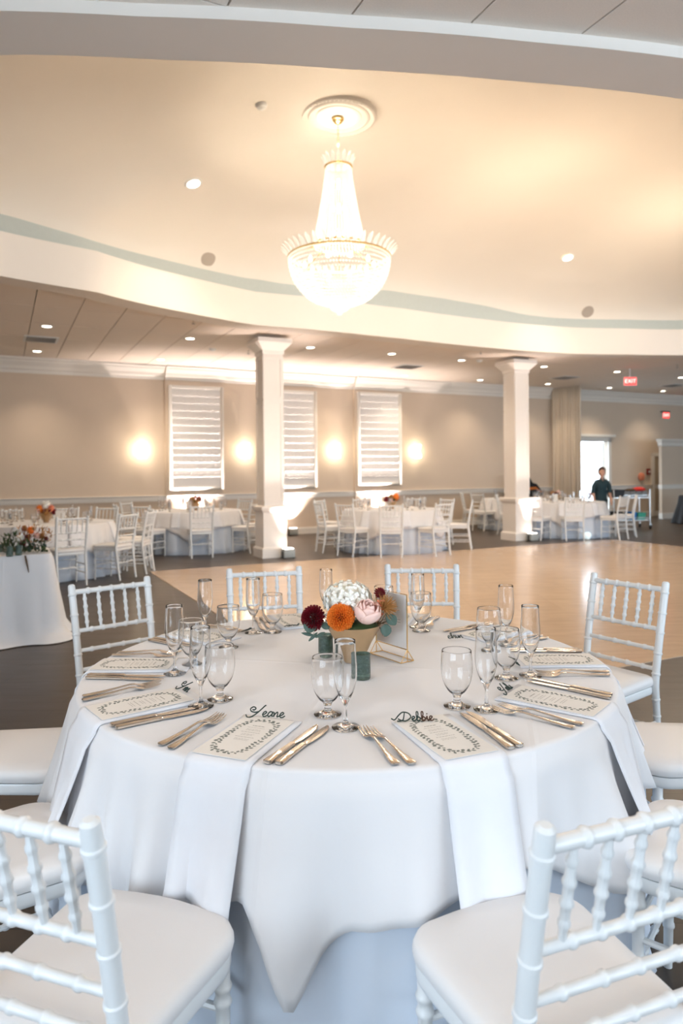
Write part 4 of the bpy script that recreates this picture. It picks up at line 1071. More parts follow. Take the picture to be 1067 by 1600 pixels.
# hydrangea head: florets of four petals over a dome
m = MB(); hc = fp(543, 938, .01); hr = .086
m.blob(hc, (hr * .86, hr * .8, hr * .66), 14, 10)
for d in fib(460):
    if d.z < -.45: continue
    d = (d + Vector((rn.uniform(-.16, .16), rn.uniform(-.16, .16), rn.uniform(-.16, .16)))).normalized()
    c = hc + Vector((d.x * hr, d.y * hr * .95, d.z * hr * .78)) * rn.uniform(.92, 1.06); t1 = d.cross(Vector((0, 0, 1))); t1 = t1.normalized() if t1.length > .01 else Vector((1, 0, 0)); t2 = d.cross(t1); ph = rn.uniform(0, PI / 2)
    for k in range(4):
        a = ph + k * PI / 2; q = t1 * math.cos(a) + t2 * math.sin(a); petal(m, c, q + d * .22, d, .0098, .0052, .15, 2)
m.obj('hydrangea', 'hydrangea', fl, label='big white hydrangea head')
def dahlia(px, py, r, mt, lab, dy, face, dens=230):
    m = MB(); c = fp(px, py, dy); F_ = Vector(face).normalized()
    q = F_.to_track_quat('Z', 'Y').to_matrix(); MB().blob(c - F_ * r * .35, (r * .7, r * .7, r * .7), 12, 8).obj('flower_core', 'dahlia_core', fl)
    for d in fib(dens):
        if d.z < -.25: continue
        w = (q @ d); w = (w + F_ * .12).normalized(); base = c - F_ * r * .25 + w * r * .50; L_ = r * (.42 + .08 * (1 - d.z)) * rn.uniform(.92, 1.05); k = r * (.078 + .035 * (1 - d.z)); m.tube([base, base + w * L_ * .6, base + w * L_], [k * .35, k, k * .72], 6, cap=False, flat=.75)
    m.obj('dahlia', mt, fl, label=lab)
dahlia(487, 965, .047, 'burgundy', 'deep burgundy dahlia', -.04, (-.5, -.8, .3))
dahlia(532, 964, .050, 'orange', 'bright orange dahlia', -.085, (-.05, -1, .25), 260)
dahlia(594, 926, .022, 'burgundy', 'small dark red dahlia', -.02, (.3, -.8, .5), 90)
# rose of overlapping wrapped petals
m = MB(); rc = fp(573, 958, -.075)
for ring_, (n_, r_, h_, op) in enumerate(((3, .014, .070, 0), (3, .024, .074, .0), (4, .034, .070, .1), (4, .042, .060, .2))):
    for k in range(n_):
        a0 = 2 * PI * k / n_ + ring_ * .6; vs = []; fs = []; na, nz = 7, 6; span = 2 * PI / n_ * 1.45
        for j in range(nz + 1):
            t = j / nz
            for i in range(na + 1):
                u_ = i / na - .5; a = a0 + u_ * span; rr = r_ * (math.sin(PI * (.22 + .50 * t)) + op * t * t * .7) * (1 + .05 * k % 2); zz = h_ * t * (1 - .45 * (2 * u_) ** 2 * t)
                vs.append(Vector((rr * math.cos(a), rr * math.sin(a), zz - .028)))
        for j in range(nz):
            for i in range(na): q = j * (na + 1) + i; fs.append((q, q + 1, q + na + 2, q + na + 1))
        M_ = Vector((.20, -.42, .88)).to_track_quat('Z', 'Y').to_matrix(); m.add([rc + M_ @ p for p in vs], fs)
o = m.obj('rose', 'blush', fl, label='pale blush pink rose'); o.modifiers.new('t', 'SOLIDIFY').thickness = .0008
# pincushion of golden bristles
m = MB(); pc = fp(599, 950, -.045)
for i in range(130):
    d = Vector((rn.uniform(-.3, 1), rn.uniform(-.8, .5), rn.uniform(-.35, 1))).normalized(); m.tube([pc, pc + d * .02, pc + d * rn.uniform(.042, .058) + Vector((0, 0, -.003))], [.0014, .0012, .0008], 4)
m.obj('pincushion_flower', 'rust', fl, label='golden brown bristly flower', kind='stuff')
m = MB()
for i in range(16):
    c = fp(592 + rn.uniform(-6, 8), 950 + rn.uniform(-12, 14), -.045 + rn.uniform(-.01, .01)); m.blob(c, (.005, .005, .005), 6, 4)
m.obj('berry_cluster', 'coral', fl, label='small coral filler blossoms', kind='stuff')
m = MB()
for i in range(26):
    x0 = rn.choice([484, 500, 600, 612, 606]); a = fp(550 + (x0 - 550) * .7, 975, -.02); b = fp(x0 + rn.uniform(-14, 14), rn.uniform(945, 996) if x0 > 550 else rn.uniform(968, 1000), -.04); m.tube([a, a.lerp(b, .5) + Vector((0, 0, .01)), b], [.0012, .001, .0005], 4)
for x, y in ((574, 918), (608, 922), (583, 930)): m.tube([fp(590, 955, -.02), fp(x, y, -.02)], [.001, .0006], 4)
m.obj('twigs', 'stem', fl, kind='stuff')
def fleaf(px, py, L_, w, dx, dz, dy=-.06, face=(0, -1, .3)):
    m = MB(); c = fp(px, py, dy); d = Vector((dx, -.15, dz)).normalized(); F_ = Vector(face); s = d.cross(F_).normalized(); nn = s.cross(d); vs = []; fs = []
    for i in range(8):
        t = i / 7; ww = w * math.sin(PI * min(1, t * .93 + .05)) ** .75; q = c + d * (L_ * (t - .5)) + nn * (-.006 * math.sin(PI * t)); vs += [q - s * ww + nn * ww * .25, q, q + s * ww + nn * ww * .25]
    for i in range(7): k = i * 3; fs += [(k, k + 1, k + 4, k + 3), (k + 1, k + 2, k + 5, k + 4)]
    o = m.add(vs, fs).obj('leaf', 'eucalyptus', fl); o.modifiers.new('t', 'SOLIDIFY').thickness = .0008
for a in ((484, 979, .046, .024, -.3, -1), (492, 965, .038, .016, .9, -.3), (603, 985, .044, .020, -.1, -1), (612, 968, .046, .020, .6, -.8), (481, 991, .050, .006, -1, .25), (489, 995, .045, .006, .8, .8), (606, 962, .03, .012, .4, .9), (500, 992, .04, .007, .9, .5), (560, 984, .03, .010, 1, .1), (508, 978, .035, .012, .6, -.4)): fleaf(*a)

# green mercury-glass votives
def votive(px, py, lab, grp='green votive holders', sc=1.0, base=None):
    p = base if base is not None else at_z(px, py, ZT); o = empty('votive_holder', lab, 'candle holder', p, 0, grp); o.scale = (sc,) * 3
    MB().lathe([(0, 0), (.0255, 0), (.0275, .003), (.0280, .02), (.0275, .075), (.0280, .084), (.0255, .084), (.0250, .02), (0, .010)], 28).obj('glass_cup', 'green_glass', o)
    MB().lathe([(0, .0101), (.02, .0101), (.02, .022), (0, .023)], 16).obj('candle', 'wax', o)
    return o
votive(566, 1060, 'green mercury-glass votive on the table in front of the flower bowl, right of the flute')
votive(509, 1026, 'green mercury-glass votive on the table left of the flower bowl')

# gold sign frame with paper in acrylic, on folded gold feet
A = at_z(588, 1019, ZT); B = at_z(636.5, 1035, ZT); A.z = B.z = ZT
ax = (B - A).normalized(); wd_ = (B - A).length; nn = Vector((ax.y, -ax.x, 0)); ang = math.atan2(ax.y, ax.x)
sf = empty('sign_frame', 'gold sign frame with blank paper standing right of the flower bowl', 'table sign', (A + B) / 2, ang)
H0, H1 = .045, .245; w2 = wd_ / 2
def wire(pts, nm='frame_wire', r=.0018): return MB().tube(pts, r, 6).obj(nm, 'gold', sf)
wire([(-w2, 0, H0), (w2, 0, H0), (w2, 0, H1), (-w2, 0, H1), (-w2, 0, H0)], r=.0024)
wire([(w2, 0, H0), (w2, 0, .002)]); wire([(-w2, 0, H0), (-w2, 0, .002)])
for s in (-1, 1):
    wire([(-w2, 0, H0), (-w2, .03 * s, .002), (w2, .03 * s, .002), (w2, 0, H0)], 'foot_wire')
for x in (-w2, w2): wire([(x, -.03, .002), (x, .03, .002)], 'foot_wire')
MB().box((0, 0, (H0 + H1) / 2), (wd_ - .008, .0012, H1 - H0 - .008)).obj('paper_sheet', 'white_paper', sf, smooth=False)
for s in (-1, 1): MB().box((0, .0018 * s, (H0 + H1) / 2), (wd_ - .005, .0012, H1 - H0 - .005)).obj('clear_pane', 'acrylic', sf, smooth=False)

# ------------------------------------------------------------------ background tables
def noflat(th): return 0
bgob = MB().lathe([(0, 0), (.034, .001), (.012, .012), (.01, .03), (.03, .05), (.042, .10), (.039, .16), (.037, .16), (.039, .10), (.026, .055), (0, .045)], 12).mesh('goblet', 'glass')
bflu = MB().lathe([(0, 0), (.034, .001), (.006, .014), (.005, .055), (.022, .09), (.029, .14), (.026, .23), (.024, .23), (.026, .14), (.018, .09), (0, .075)], 12).mesh('flute', 'glass')
cone = MB().add([(-.06, -.05, 0), (.06, -.05, 0), (0, .06, 0), (0, 0, .15)], [(0, 2, 1), (0, 1, 3), (1, 2, 3), (2, 0, 3)]).mesh('x', 'napkin')
BT = {}
def bg_table(key, cx, cy, phrase, sd, c0, chairs, flowers=True, first_cloth=[None]):
    cen = Vector((cx, cy, 0)); BT[key] = cen
    table_body(cen, 'round dining table under white cloths, ' + phrase)
    cloth('tablecloth', 'white top tablecloth of ' + phrase, cen, 128, sd, .05, c0, noflat, True, 'cloth', 'tablecloths of the background tables', nd=7)
    cloth('tablecloth', 'pale floor-length under-cloth of ' + phrase, cen, 128, sd, .05, c0, noflat, False, 'undercloth', 'under-cloths of the background tables', nd=7)
    for a, r, where in chairs:
        q = cen + Vector((math.cos(R(a)), math.sin(R(a)), 0)) * r; chair(q.x, q.y, R(a) + PI + R(rn.uniform(-6, 6)), 'white chair %s %s' % (where, phrase), 'chairs at ' + phrase)
    for k in range(9):
        a = 2 * PI * k / 9 + sd; e = Vector((math.cos(a), math.sin(a), 0)); s_ = Vector((-e.y, e.x, 0))
        for me, nm, r, t in ((bgob, 'water_goblet', .56, .1), (bflu, 'champagne_flute', .60, .18)):
            p = cen + e * r + s_ * t; link(nm, me, None, (p.x, p.y, ZT), 0, 'small clear %s among the glasses on %s' % (['goblet', 'flute'][nm[0] == 'c'], phrase), 'glass', '%ss on %s' % (nm.replace('_', ' '), phrase))
    for k in range(8):
        aa = math.degrees(sd) + 45 * k + 20
        if math.sin(R(aa)) < .35:
            napkin(aa, .62, .17, .26, 'white napkin hanging from the edge of ' + phrase, sd=k, cen=cen, grp='napkins on ' + phrase, flat=noflat, prm=(sd, .05), n_w=5)
def bouquet(o, sc, cols, bowl=True, seed=1):
    r_ = random.Random(seed)
    if bowl: MB().lathe([(.0, 0), (.036, .0), (.044, .03), (.066, .075), (.101, .138), (.09, .13), (0, .10)], 16).obj('bowl', 'tan_bowl', o)
    zb = .15 if bowl else .03
    def head(x, y, z, r, mt, nm, dens=40):
        m = MB(); m.blob((x, y, z), (r * .75,) * 3, 8, 6)
        for d in fib(dens): petal(m, Vector((x, y, z)) + d * r * .55, d, Vector((0, 0, 1)) if abs(d.z) < .9 else Vector((1, 0, 0)), r * .55, r * .22, .2, 2)
        m.obj(nm, mt, o)
    for x, y, z, r, mt, nm in cols: head(x, y, zb + z, r, mt, nm)
    for i in range(14):
        a = r_.uniform(0, 2 * PI); m = MB(); petal(m, Vector((.07 * math.cos(a), .07 * math.sin(a), zb)), Vector((math.cos(a), math.sin(a), r_.uniform(-.2, .9))), Vector((0, 0, 1)), r_.uniform(.07, .12), .018, .2, 4); m.obj('leaf', r_.choice(['leaf_green', 'rust', 'leaf_green', 'burgundy']), o)
PH_ = {2: 'the round table behind the long table', 3: 'the table below the left panel', 4: 'the table before the middle panel', 5: 'the table behind the right column', 6: 'the table before the curtain'}
bg_table(2, -4.35, 10.4, PH_[2], .4, R(250), [(-57, 1.22, 'with its back nearest the camera at'), (-24, 1.22, 'half turned at the right front of'), (2, 1.25, 'seen side-on at the right of'), (27, 1.22, 'half hidden at the rear right of'), (74, 1.22, 'behind, right of the bouquet at'), (103, 1.22, 'behind the bouquet at'), (135, 1.22, 'at the rear left of'), (-105, 1.22, 'cut by the photo edge at')])
bg_table(3, -2.88, 13.55, PH_[3], 1.1, R(280), [(165, 1.2, 'at the far left side of'), (-116, 1.2, 'left of the front pair at'), (-72, 1.2, 'right of the front pair at'), (-25, 1.2, 'turned right in front of'), (10, 1.22, 'nearest the left column at'), (55, 1.2, 'behind and right at'), (98, 1.2, 'behind, against the wall, at'), (-150, 1.2, 'at the front left corner of')])
bg_table(4, .95, 13.35, PH_[4], 2.2, R(240), [(150, 1.35, 'set back at the far left of'), (-163, 1.2, 'second from left at'), (-128, 1.2, 'third from left in front of'), (-95, 1.2, 'with its back squarely to camera at'), (-57, 1.2, 'fifth from left in front of'), (-6, 1.25, 'seen side-on at the right end of'), (36, 1.2, 'behind at the right of'), (66, 1.2, 'behind, right of the bouquet at'), (112, 1.2, 'behind, left of the bouquet at')])
bg_table(5, 4.55, 18.0, PH_[5], .9, R(230), [(179, 1.2, 'at the far left of'), (-148, 1.2, 'front left of')])
bg_table(6, 5.0, 15.9, PH_[6], 1.7, R(255), [(-131, 1.2, 'beside the right column, front left of'), (-98, 1.2, 'with its back squarely to camera at'), (-52, 1.25, 'turned left before the person at'), (-18, 1.3, 'seen edge-on at the right end of'), (160, 1.2, 'hidden by the right column at')])
for key, px, py, Y, lab, cols in ((2, 72, 806, 10.4, 'orange, white and burgundy bouquet on the round table at the left edge', [(-.08, -.03, .04, .07, 'orange', 'dahlia'), (.01, .0, .09, .085, 'hydrangea', 'hydrangea'), (.09, -.03, .05, .06, 'coral', 'dahlia'), (.13, -.02, .0, .05, 'burgundy', 'dahlia'), (.03, -.07, .0, .06, 'rust', 'dahlia')]),
    (3, 306, 799, 13.5, 'small rust-coloured bouquet on the round table below the left relief panel', [(-.07, 0, .06, .07, 'rust', 'dahlia'), (.06, 0, .07, .07, 'burgundy', 'dahlia'), (0, -.04, .0, .06, 'rust', 'dahlia'), (.0, .0, .1, .05, 'blush', 'rose')]),
    (4, 612, 796, 13.35, 'burgundy and orange bouquet on the round table before the middle relief panel', [(-.1, 0, .03, .07, 'burgundy', 'dahlia'), (.08, 0, .07, .08, 'orange', 'dahlia'), (-.01, 0, .06, .07, 'rust', 'dahlia'), (.0, -.05, .0, .05, 'blush', 'rose')]),
    (6, 868, 790, 15.9, 'rust and cream bouquet on the round table in front of the curtain', [(-.07, 0, .04, .06, 'rust', 'dahlia'), (.06, 0, .05, .06, 'blush', 'rose'), (0, -.03, .02, .05, 'burgundy', 'dahlia')])):
    p = at_Y(px, py, Y); o = empty('flower_bouquet', lab, 'flower arrangement', (p.x, Y, ZT)); bouquet(o, 1, cols, True, key)
for key, x, y, lab in ((6, -.22, -.2, 'cream card standing on the round table in front of the curtain'), (2, .25, -.2, 'cream card standing on the round table at the left edge')):
    c = BT[key]; o = MB().box((0, 0, .09), (.13, .006, .18)).obj('table_card', 'paper', None, (c.x + x, c.y + y, ZT), .2); tag(o, lab, 'card')

# ------------------------------------------------------------------ long draped table at the left, with its flowers
q0 = at_z(103, 1003, 0); ru, rv = uv(q0)
TL, TD = 1.9, .62; HZ = .765
q1 = at_z(80, 865, HZ); ru1, rv1 = uv(q1)
print('head', ru, rv, ru1, rv1)
RU, RV = ru1, rv1 
lt = empty('long_table', 'folding table under the draped cloth at the left edge, beside the flowers', 'table', W(RU - TL / 2, RV + TD / 2, 0), TH)
MB().box((0, 0, .74), (TL - .04, TD - .04, .03)).obj('tabletop', 'door_tan', lt, bevel=.004)
for a in (-1, 1):
    for b in (-1, 1): MB().tube([(a * (TL / 2 - .15), b * (TD / 2 - .08), 0), (a * (TL / 2 - .15), b * (TD / 2 - .08), .725)], .015, 8).obj('leg', 'grey_plastic', lt)
def rr_path(hx, hy, r, n):
    P = []; seg = [((hx - r, hy - r), 0), ((-hx + r, hy - r), 90), ((-hx + r, -hy + r), 180), ((hx - r, -hy + r), 270)]
    out = []
    for (c, a0) in seg:
        for i in range(7):
            a = R(a0 + 90 * i / 6); out.append((c[0] + r * math.cos(a), c[1] + r * math.sin(a), math.cos(a), math.sin(a)))
    # resample
    L = [0]
    for i in range(len(out)): b = out[(i + 1) % len(out)]; L.append(L[-1] + math.hypot(b[0] - out[i][0], b[1] - out[i][1]))
    for k in range(n):
        t = L[-1] * k / n
        for i in range(len(out)):
            if L[i + 1] >= t:
                f = (t - L[i]) / max(1e-9, L[i + 1] - L[i]); b = out[(i + 1) % len(out)]; a = out[i]; P.append(tuple(a[j] + (b[j] - a[j]) * f for j in range(4)) + (t,)); break
    return P
n = 260; P = rr_path(TL / 2, TD / 2, .06, n); vs = []; fs = []
for r_ in (.3, .7, .95): vs += [(p[0] * r_, p[1] * r_, HZ) for p in P]
lv = 14
for j in range(lv + 1):
    t = j / lv
    for p in P:
        s_ = p[4]; d = t * (HZ - .012); w = (.5 * math.sin(s_ * 15) + .4 * math.sin(s_ * 24 + 1.3) + .3 * math.sin(s_ * 8.5)) * .045 * t ** 1.1; off = .008 + .012 * min(1, t * 12) + .10 * t + w + (.10 * max(0, t - .9) / .1 * (.6 + .4 * math.sin(s_ * 19)))
        vs.append((p[0] + p[2] * off, p[1] + p[3] * off, HZ - d if j < lv else .008))
fs.append(tuple(range(n)))
for i in range(3 + lv):
    for k in range(n): k2 = (k + 1) % n; fs.append((i * n + k, i * n + k2, (i + 1) * n + k2, (i + 1) * n + k))
o = MB().add(vs, fs).obj('tablecloth', 'cloth', None, W(RU - TL / 2, RV + TD / 2, 0), TH); tag(o, 'floor-length white cloth puddling on the dark floor, over the left long table', 'tablecloth')
def at_top(px, py): return at_z(px, py, HZ + .002)
fz = at_top(42, 862)
gl = empty('floral_spray', 'low spray of orange and cream flowers with greenery on the left draped table', 'flower arrangement', (fz.x, fz.y, HZ + .001))
r_ = random.Random(11); FYb = fz.y
def gp(px, py, dy=0): return at_Y(px, py, FYb + dy) - Vector((fz.x, fz.y, HZ + .001))
def head(x, y, dy, r, mt, nm, lab=None, dens=90):
    m = MB(); c = gp(x, y, dy); m.blob(c, (r * .7,) * 3, 10, 8)
    for d in fib(dens): petal(m, c + d * r * .5, d, Vector((0, 0, 1)) if abs(d.z) < .9 else Vector((1, 0, 0)), r * .6, r * .2, .25, 3)
    m.obj(nm, mt, gl, label=lab)
for a in ((48, 829, -.08, .035, 'orange', 'dahlia', 'orange dahlia'), (31, 842, -.07, .034, 'hydrangea', 'rose', 'cream rose'), (27, 832, -.03, .024, 'hydrangea', 'rose', 'cream rose'), (57, 837, -.05, .030, 'blush', 'rose', 'peach rose'), (38, 826, 0, .03, 'rust', 'dahlia', 'rust dahlia'), (43, 840, -.02, .03, 'burgundy', 'dahlia', 'burgundy dahlia'), (65, 838, 0, .03, 'rust', 'dahlia', 'rust dahlia'), (36, 848, 0, .03, 'burgundy', 'dahlia', 'burgundy dahlia'), (72, 842, -.02, .022, 'burgundy', 'dahlia', 'burgundy dahlia')): head(*a)
def leafy(m, n, xr, yr, L0, L1, w, dyr=(-.15, .12)):
    for i in range(n):
        c = gp(r_.uniform(*xr), r_.uniform(*yr), r_.uniform(*dyr)); 
        if c.z < .006: c.z = .006
        d = Vector((r_.uniform(-1, 1), r_.uniform(-1, .6), r_.uniform(-.1, .9))); petal(m, c, d, Vector((0, 0, 1)), r_.uniform(L0, L1), w, .15, 3)
m = MB(); leafy(m, 190, (6, 74), (846, 868), .03, .06, .010); leafy(m, 60, (6, 26), (835, 866), .03, .06, .010); m.obj('foliage', 'leaf_green', gl, kind='stuff')
m = MB(); leafy(m, 70, (28, 72), (826, 850), .03, .055, .007); leafy(m, 40, (60, 80), (828, 848), .03, .06, .006); m.obj('autumn_leaves', 'rust', gl, kind='stuff')
m = MB(); leafy(m, 45, (26, 78), (826, 856), .03, .05, .006); m.obj('dark_leaves', 'burgundy', gl, kind='stuff')
for i in range(12):
    m = MB(); c = gp(r_.uniform(34, 74), r_.uniform(852, 866), -.1); c.z = max(c.z, .008); petal(m, c, Vector((r_.uniform(-1, 1), -.4, r_.uniform(0, .6))), Vector((0, 0, 1)), .05, .017, .1, 5); m.obj('leaf', 'eucalyptus', gl)
for i, (x, y) in enumerate(((15, 869.5), (29, 867.5))): votive(0, 0, ['green glass votive at the far left front of the draped long table', 'green glass votive left of the flower spray on the draped long table'][i], 'votives on the long table', 1.0, at_top(x, y))
for i, (x, y, lab) in enumerate(((2, 862, 'small cream votive cup at the left edge of the draped long table'),)): votive(0, 0, lab, 'votives on the long table', .8, at_top(x, y))
p = at_Y(61, 876, RV * .9); 
tgx = at_z(60, 868, HZ)
tg = empty('hanging_ribbon', 'thin dark ribbon hanging over the front edge of the draped long table', 'ribbon', W(RU - .20, RV - .042, HZ - .06), TH)
MB().loft([((-.012, 0, .06), (.008, 0, 0), (0, .0015, 0)), ((-.005, -.006, .02), (.009, 0, 0), (0, .0015, 0)), ((.008, -.012, -.05), (.006, 0, 0), (0, .0015, 0)), ((.014, -.016, -.09), (.002, 0, 0), (0, .0015, 0))]).obj('ribbon_strip', 'stem', tg)

# ------------------------------------------------------------------ right side: cart, draped table, cases, ball
cw0 = at_z(973, 829, 0); cwf = at_z(1013, 823, 0); print('cart', cw0, cwf)
CY_ = 17.6; cx0 = at_Y(948, 800, CY_).x; cx1 = at_Y(1011, 800, CY_).x
cc = Vector(((cx0 + cx1) / 2, CY_, 0)); ca = TH - R(20); ct = empty('service_cart', 'chrome wheeled service cart loaded with tubs, right of the person', 'cart', cc, ca)
cwd = (cx1 - cx0); CL, CWD = cwd * .92 / math.cos(ca), .5
for x in (-CL / 2, -.0, CL / 2):
    for y in (-CWD / 2, CWD / 2):
        if x == 0: continue
        MB().tube([(x, y, .13), (x, y, .98)], .016, 8).obj('post', 'chrome', ct)
        w_ = empty_ = link('caster', MB().tube([(-.014, 0, 0), (.014, 0, 0)], .055, 14).mesh('caster', 'black_plastic'), ct, (x, y, .056)); MB().box((0, 0, .045), (.04, .05, .06)).obj('caster_fork', 'chrome', w_, smooth=False)
for z in (.22, .78):
    m = MB(); m.box((0, 0, z), (CL, CWD, .012)); m.obj('shelf', 'chrome', ct, smooth=False)
    m = MB()
    for y in (-CWD / 2, CWD / 2): m.tube([(-CL / 2, y, z + .06), (CL / 2, y, z + .06)], .008, 6)
    m.obj('shelf_rail', 'chrome', ct, kind='stuff')
def tub(x, y, z, dx, dy, dz, mt, lab, full=None):
    M_ = Rz(ca) @ Vector((x, y, z)) + cc; t = empty('tub', lab, 'tub', M_, ca, 'tubs on the service cart'); m = MB()
    m.add([(a * dx / 2 * k, b * dy / 2 * k, zz) for k, zz in ((.86, 0), (1, dz)) for b in (-1, 1) for a in (-1, 1)] + [(a * dx / 2 * k, b * dy / 2 * k, zz) for k, zz in ((.92, dz), (.8, .01)) for b in (-1, 1) for a in (-1, 1)],
          [(0, 2, 3, 1), (0, 1, 5, 4), (1, 3, 7, 5), (3, 2, 6, 7), (2, 0, 4, 6), (4, 5, 9, 8), (5, 7, 11, 9), (7, 6, 10, 11), (6, 4, 8, 10), (8, 9, 13, 12), (9, 11, 15, 13), (11, 10, 14, 15), (10, 8, 12, 14), (12, 13, 15, 14)])
    m.obj('tub_body', mt, t, smooth=False)
    if full:
        for k in range(6): MB().tube([(-dx * .3 + k * dx * .12, -dy * .3, dz * .5), (-dx * .25 + k * dx * .1, dy * .25, dz + .03)], .012, 6).obj('utensil', full, t)
xs = [-.42, -.25, -.08, .09, .26, .42]
for k in range(4): tub(CL * (-.13 + .165 * k), -.1, .79, CL * .15, .3, .15, 'grey_plastic', ['grey tub on the cart top, just right of the near post', 'second grey tub on the cart top, middle', 'third grey tub on the cart top, under the red cloth', 'grey tub at the right end of the cart top'][k], 'stem' if k < 2 else None)
tub(-CL * .36, -.08, .79, CL * .28, .42, .19, 'black_plastic', 'large black tub on the cart top beside the person')
tub(-CL * .36, 0, .228, CL * .26, .4, .2, 'black_plastic', 'black tub on the left of the lower cart shelf')
tub(-CL * .09, 0, .228, CL * .14, .3, .16, 'grey_plastic', 'grey tub left of the blue tub on the lower cart shelf')
tub(CL * .09, -.02, .228, CL * .17, .3, .19, 'blue_plastic', 'blue tub on the lower cart shelf')
tub(CL * .33, -.02, .228, CL * .22, .3, .17, 'teal_plastic', 'green tub on the lower cart shelf')
q = Rz(ca) @ Vector((CL * .28, -.1, .95)) + cc
o = MB().blob((0, 0, .035), (.16, .1, .055), 16, 8, lambda d: 1 + .18 * math.sin(9 * d.x + 4 * d.y) * math.cos(7 * d.z)).obj('cloth_bundle', 'red', None, q); tag(o, 'crumpled red cloth lying on the grey tubs of the cart', 'cloth')
q = Rz(ca) @ Vector((CL * .05, -.1, .95)) + cc
o = MB().blob((0, 0, .02), (.14, .08, .035), 16, 8, lambda d: 1 + .2 * math.sin(11 * d.x + 3 * d.y)).obj('cloth_bundle', 'stem', None, q); tag(o, 'dark brown cloth heap on the middle of the cart top', 'cloth')

dt = at_z(1047, 815, 0); p = Vector((at_Y(1068, 800, 19.0).x + .35, 19.0, 0))
o = empty('draped_side_table', 'small table under black cloth at the right edge before the wall block', 'table', p, 0)
MB().lathe([(0, .735), (.42, .735), (.42, .755), (0, .755)], 24).obj('tabletop', 'door_tan', o); MB().tube([(0, 0, 0), (0, 0, .735)], .03, 10).obj('leg', 'chrome', o)
vs = []; fs = []; n = 72
for j, (r, z) in enumerate(((.2, .765), (.42, .765), (.44, .75), (.47, .55), (.54, .3), (.62, .02))):
    for k in range(n): a = 2 * PI * k / n; rr = r + (.04 * math.sin(9 * a) * (j - 2) / 3 if j > 2 else 0); vs.append((rr * math.cos(a), rr * math.sin(a), z))
fs.append(tuple(range(n)))
for i in range(5):
    for k in range(n): k2 = (k + 1) % n; fs.append((i * n + k, i * n + k2, (i + 1) * n + k2, (i + 1) * n + k))
o = MB().add(vs, fs).obj('tablecloth', 'black_cloth', None, p); tag(o, 'floor-length black cloth on the small table at the right edge', 'tablecloth')

# black cases with orange trim beside the right column
p = at_Y(834, 780, 19.2); o = empty('equipment_case', 'black soft case with an orange stripe standing behind the tables, right of right column', 'case', (p.x - .1, 19.2, 0), TH)
zc0, zc1 = at_Y(834, 772, 19.2).z, at_Y(834, 738, 19.2).z
MB().box((0, 0, (zc0 - .1) / 2), (.62, .4, zc0 - .1)).obj('case_body', 'black_cloth', o, bevel=.03)

m = MB(); h = zc1 - zc0; m.add([(x, y, zc0 - .1 + z) for y in (-.22, .22) for x, z in ((-.34, 0), (.30, 0), (.20, .22), (.05, .38), (-.10, .42), (-.22, .60), (-.34, .64))], [tuple(range(6, -1, -1)), tuple(range(7, 14))] + [(i, (i + 1) % 7, 7 + (i + 1) % 7, 7 + i) for i in range(7)])
m.obj('case_flap', 'black_cloth', o, smooth=False, bevel=.01)
m = MB(); m.loft([((-.30, -.225, zc0 + .15), (0, 0, .03), (0, .012, 0)), ((0, -.225, zc0 + .17), (0, 0, .035), (0, .012, 0)), ((.22, -.225, zc0 + .04), (0, 0, .02), (0, .012, 0))]); m.obj('stripe', 'orange_trim', o)
# glowing white ball on the floor
p = at_z(918, 843, 0); o = empty('ball_light', 'small pale white ball light on the floor under the chair before the person', 'ball light', (p.x, p.y, 0))
MB().blob((0, 0, .085), (.075,) * 3, 20, 14).obj('globe', 'ball_light', o); MB().lathe([(0, 0), (.05, 0), (.045, .02), (0, .02)], 16).obj('base', 'white_plastic', o)
# folded black stroller-like trolley with a red strap
p = at_Y(925, 790, 16.95); zt_ = at_Y(920, 773, 16.95).z
o = empty('folding_trolley', 'black folding trolley with a red strap standing left of the person', 'trolley', (p.x, 16.95, 0))
for a, b in (((-.28, 0, zt_ - .05), (.02, 0, zt_)), ((.02, 0, zt_), (.22, 0, zt_ - .42)), ((-.26, 0, zt_ - .06), (-.10, .05, .06)), ((.22, 0, zt_ - .42), (-.10, .0, .08)), ((.02, .0, zt_), (.25, .06, .06))): MB().tube([a, b], .017, 8).obj('frame_tube', 'black_plastic', o)
MB().box((-.02, -.01, zt_ + .02), (.22, .05, .035), Matrix.Rotation(-.15, 3, 'Y')).obj('strap', 'red', o, bevel=.006)
for x in (-.10, .25): MB().tube([(x, -.03, .06), (x, .03, .06)], .06, 16).obj('wheel', 'black_plastic', o)

# ------------------------------------------------------------------ person
PY = 16.75; hp = at_Y(938, 731, PY); PX = hp.x; HZT = hp.z; print('person height', HZT)
k_ = HZT / 1.56
pe = empty('person', 'person in a dark shirt and trousers standing before the bright doorway, leaning forward', 'person', (PX, PY, 0), 0); pe.scale = (k_,) * 3
def skin(name, nodes, edges, root, mt, parent, sub=2, xyr=None):
    me = bpy.data.meshes.new(name); me.from_pydata([n_[0] for n_ in nodes], edges, []); o = bpy.data.objects.new(name, me); C.objects.link(o); 
    sk = o.modifiers.new('skin', 'SKIN'); o.modifiers.new('sub', 'SUBSURF').levels = sub; o.modifiers['sub'].render_levels = sub; sk.use_smooth_shade = True
    if not me.skin_vertices: me.attributes.new if False else None
    lay = me.skin_vertices[0].data if me.skin_vertices else None
    for i, n_ in enumerate(nodes):
        r = n_[1]; lay[i].radius = r if hasattr(r, '__len__') else (r, r); lay[i].use_root = (i == root)
    dg = bpy.context.evaluated_depsgraph_get(); dg.update(); me2 = bpy.data.meshes.new_from_object(o.evaluated_get(dg)); bpy.data.objects.remove(o)
    me2.materials.clear(); me2.materials.append(MT[mt]); me2.name = name
    return link(name, me2, parent)
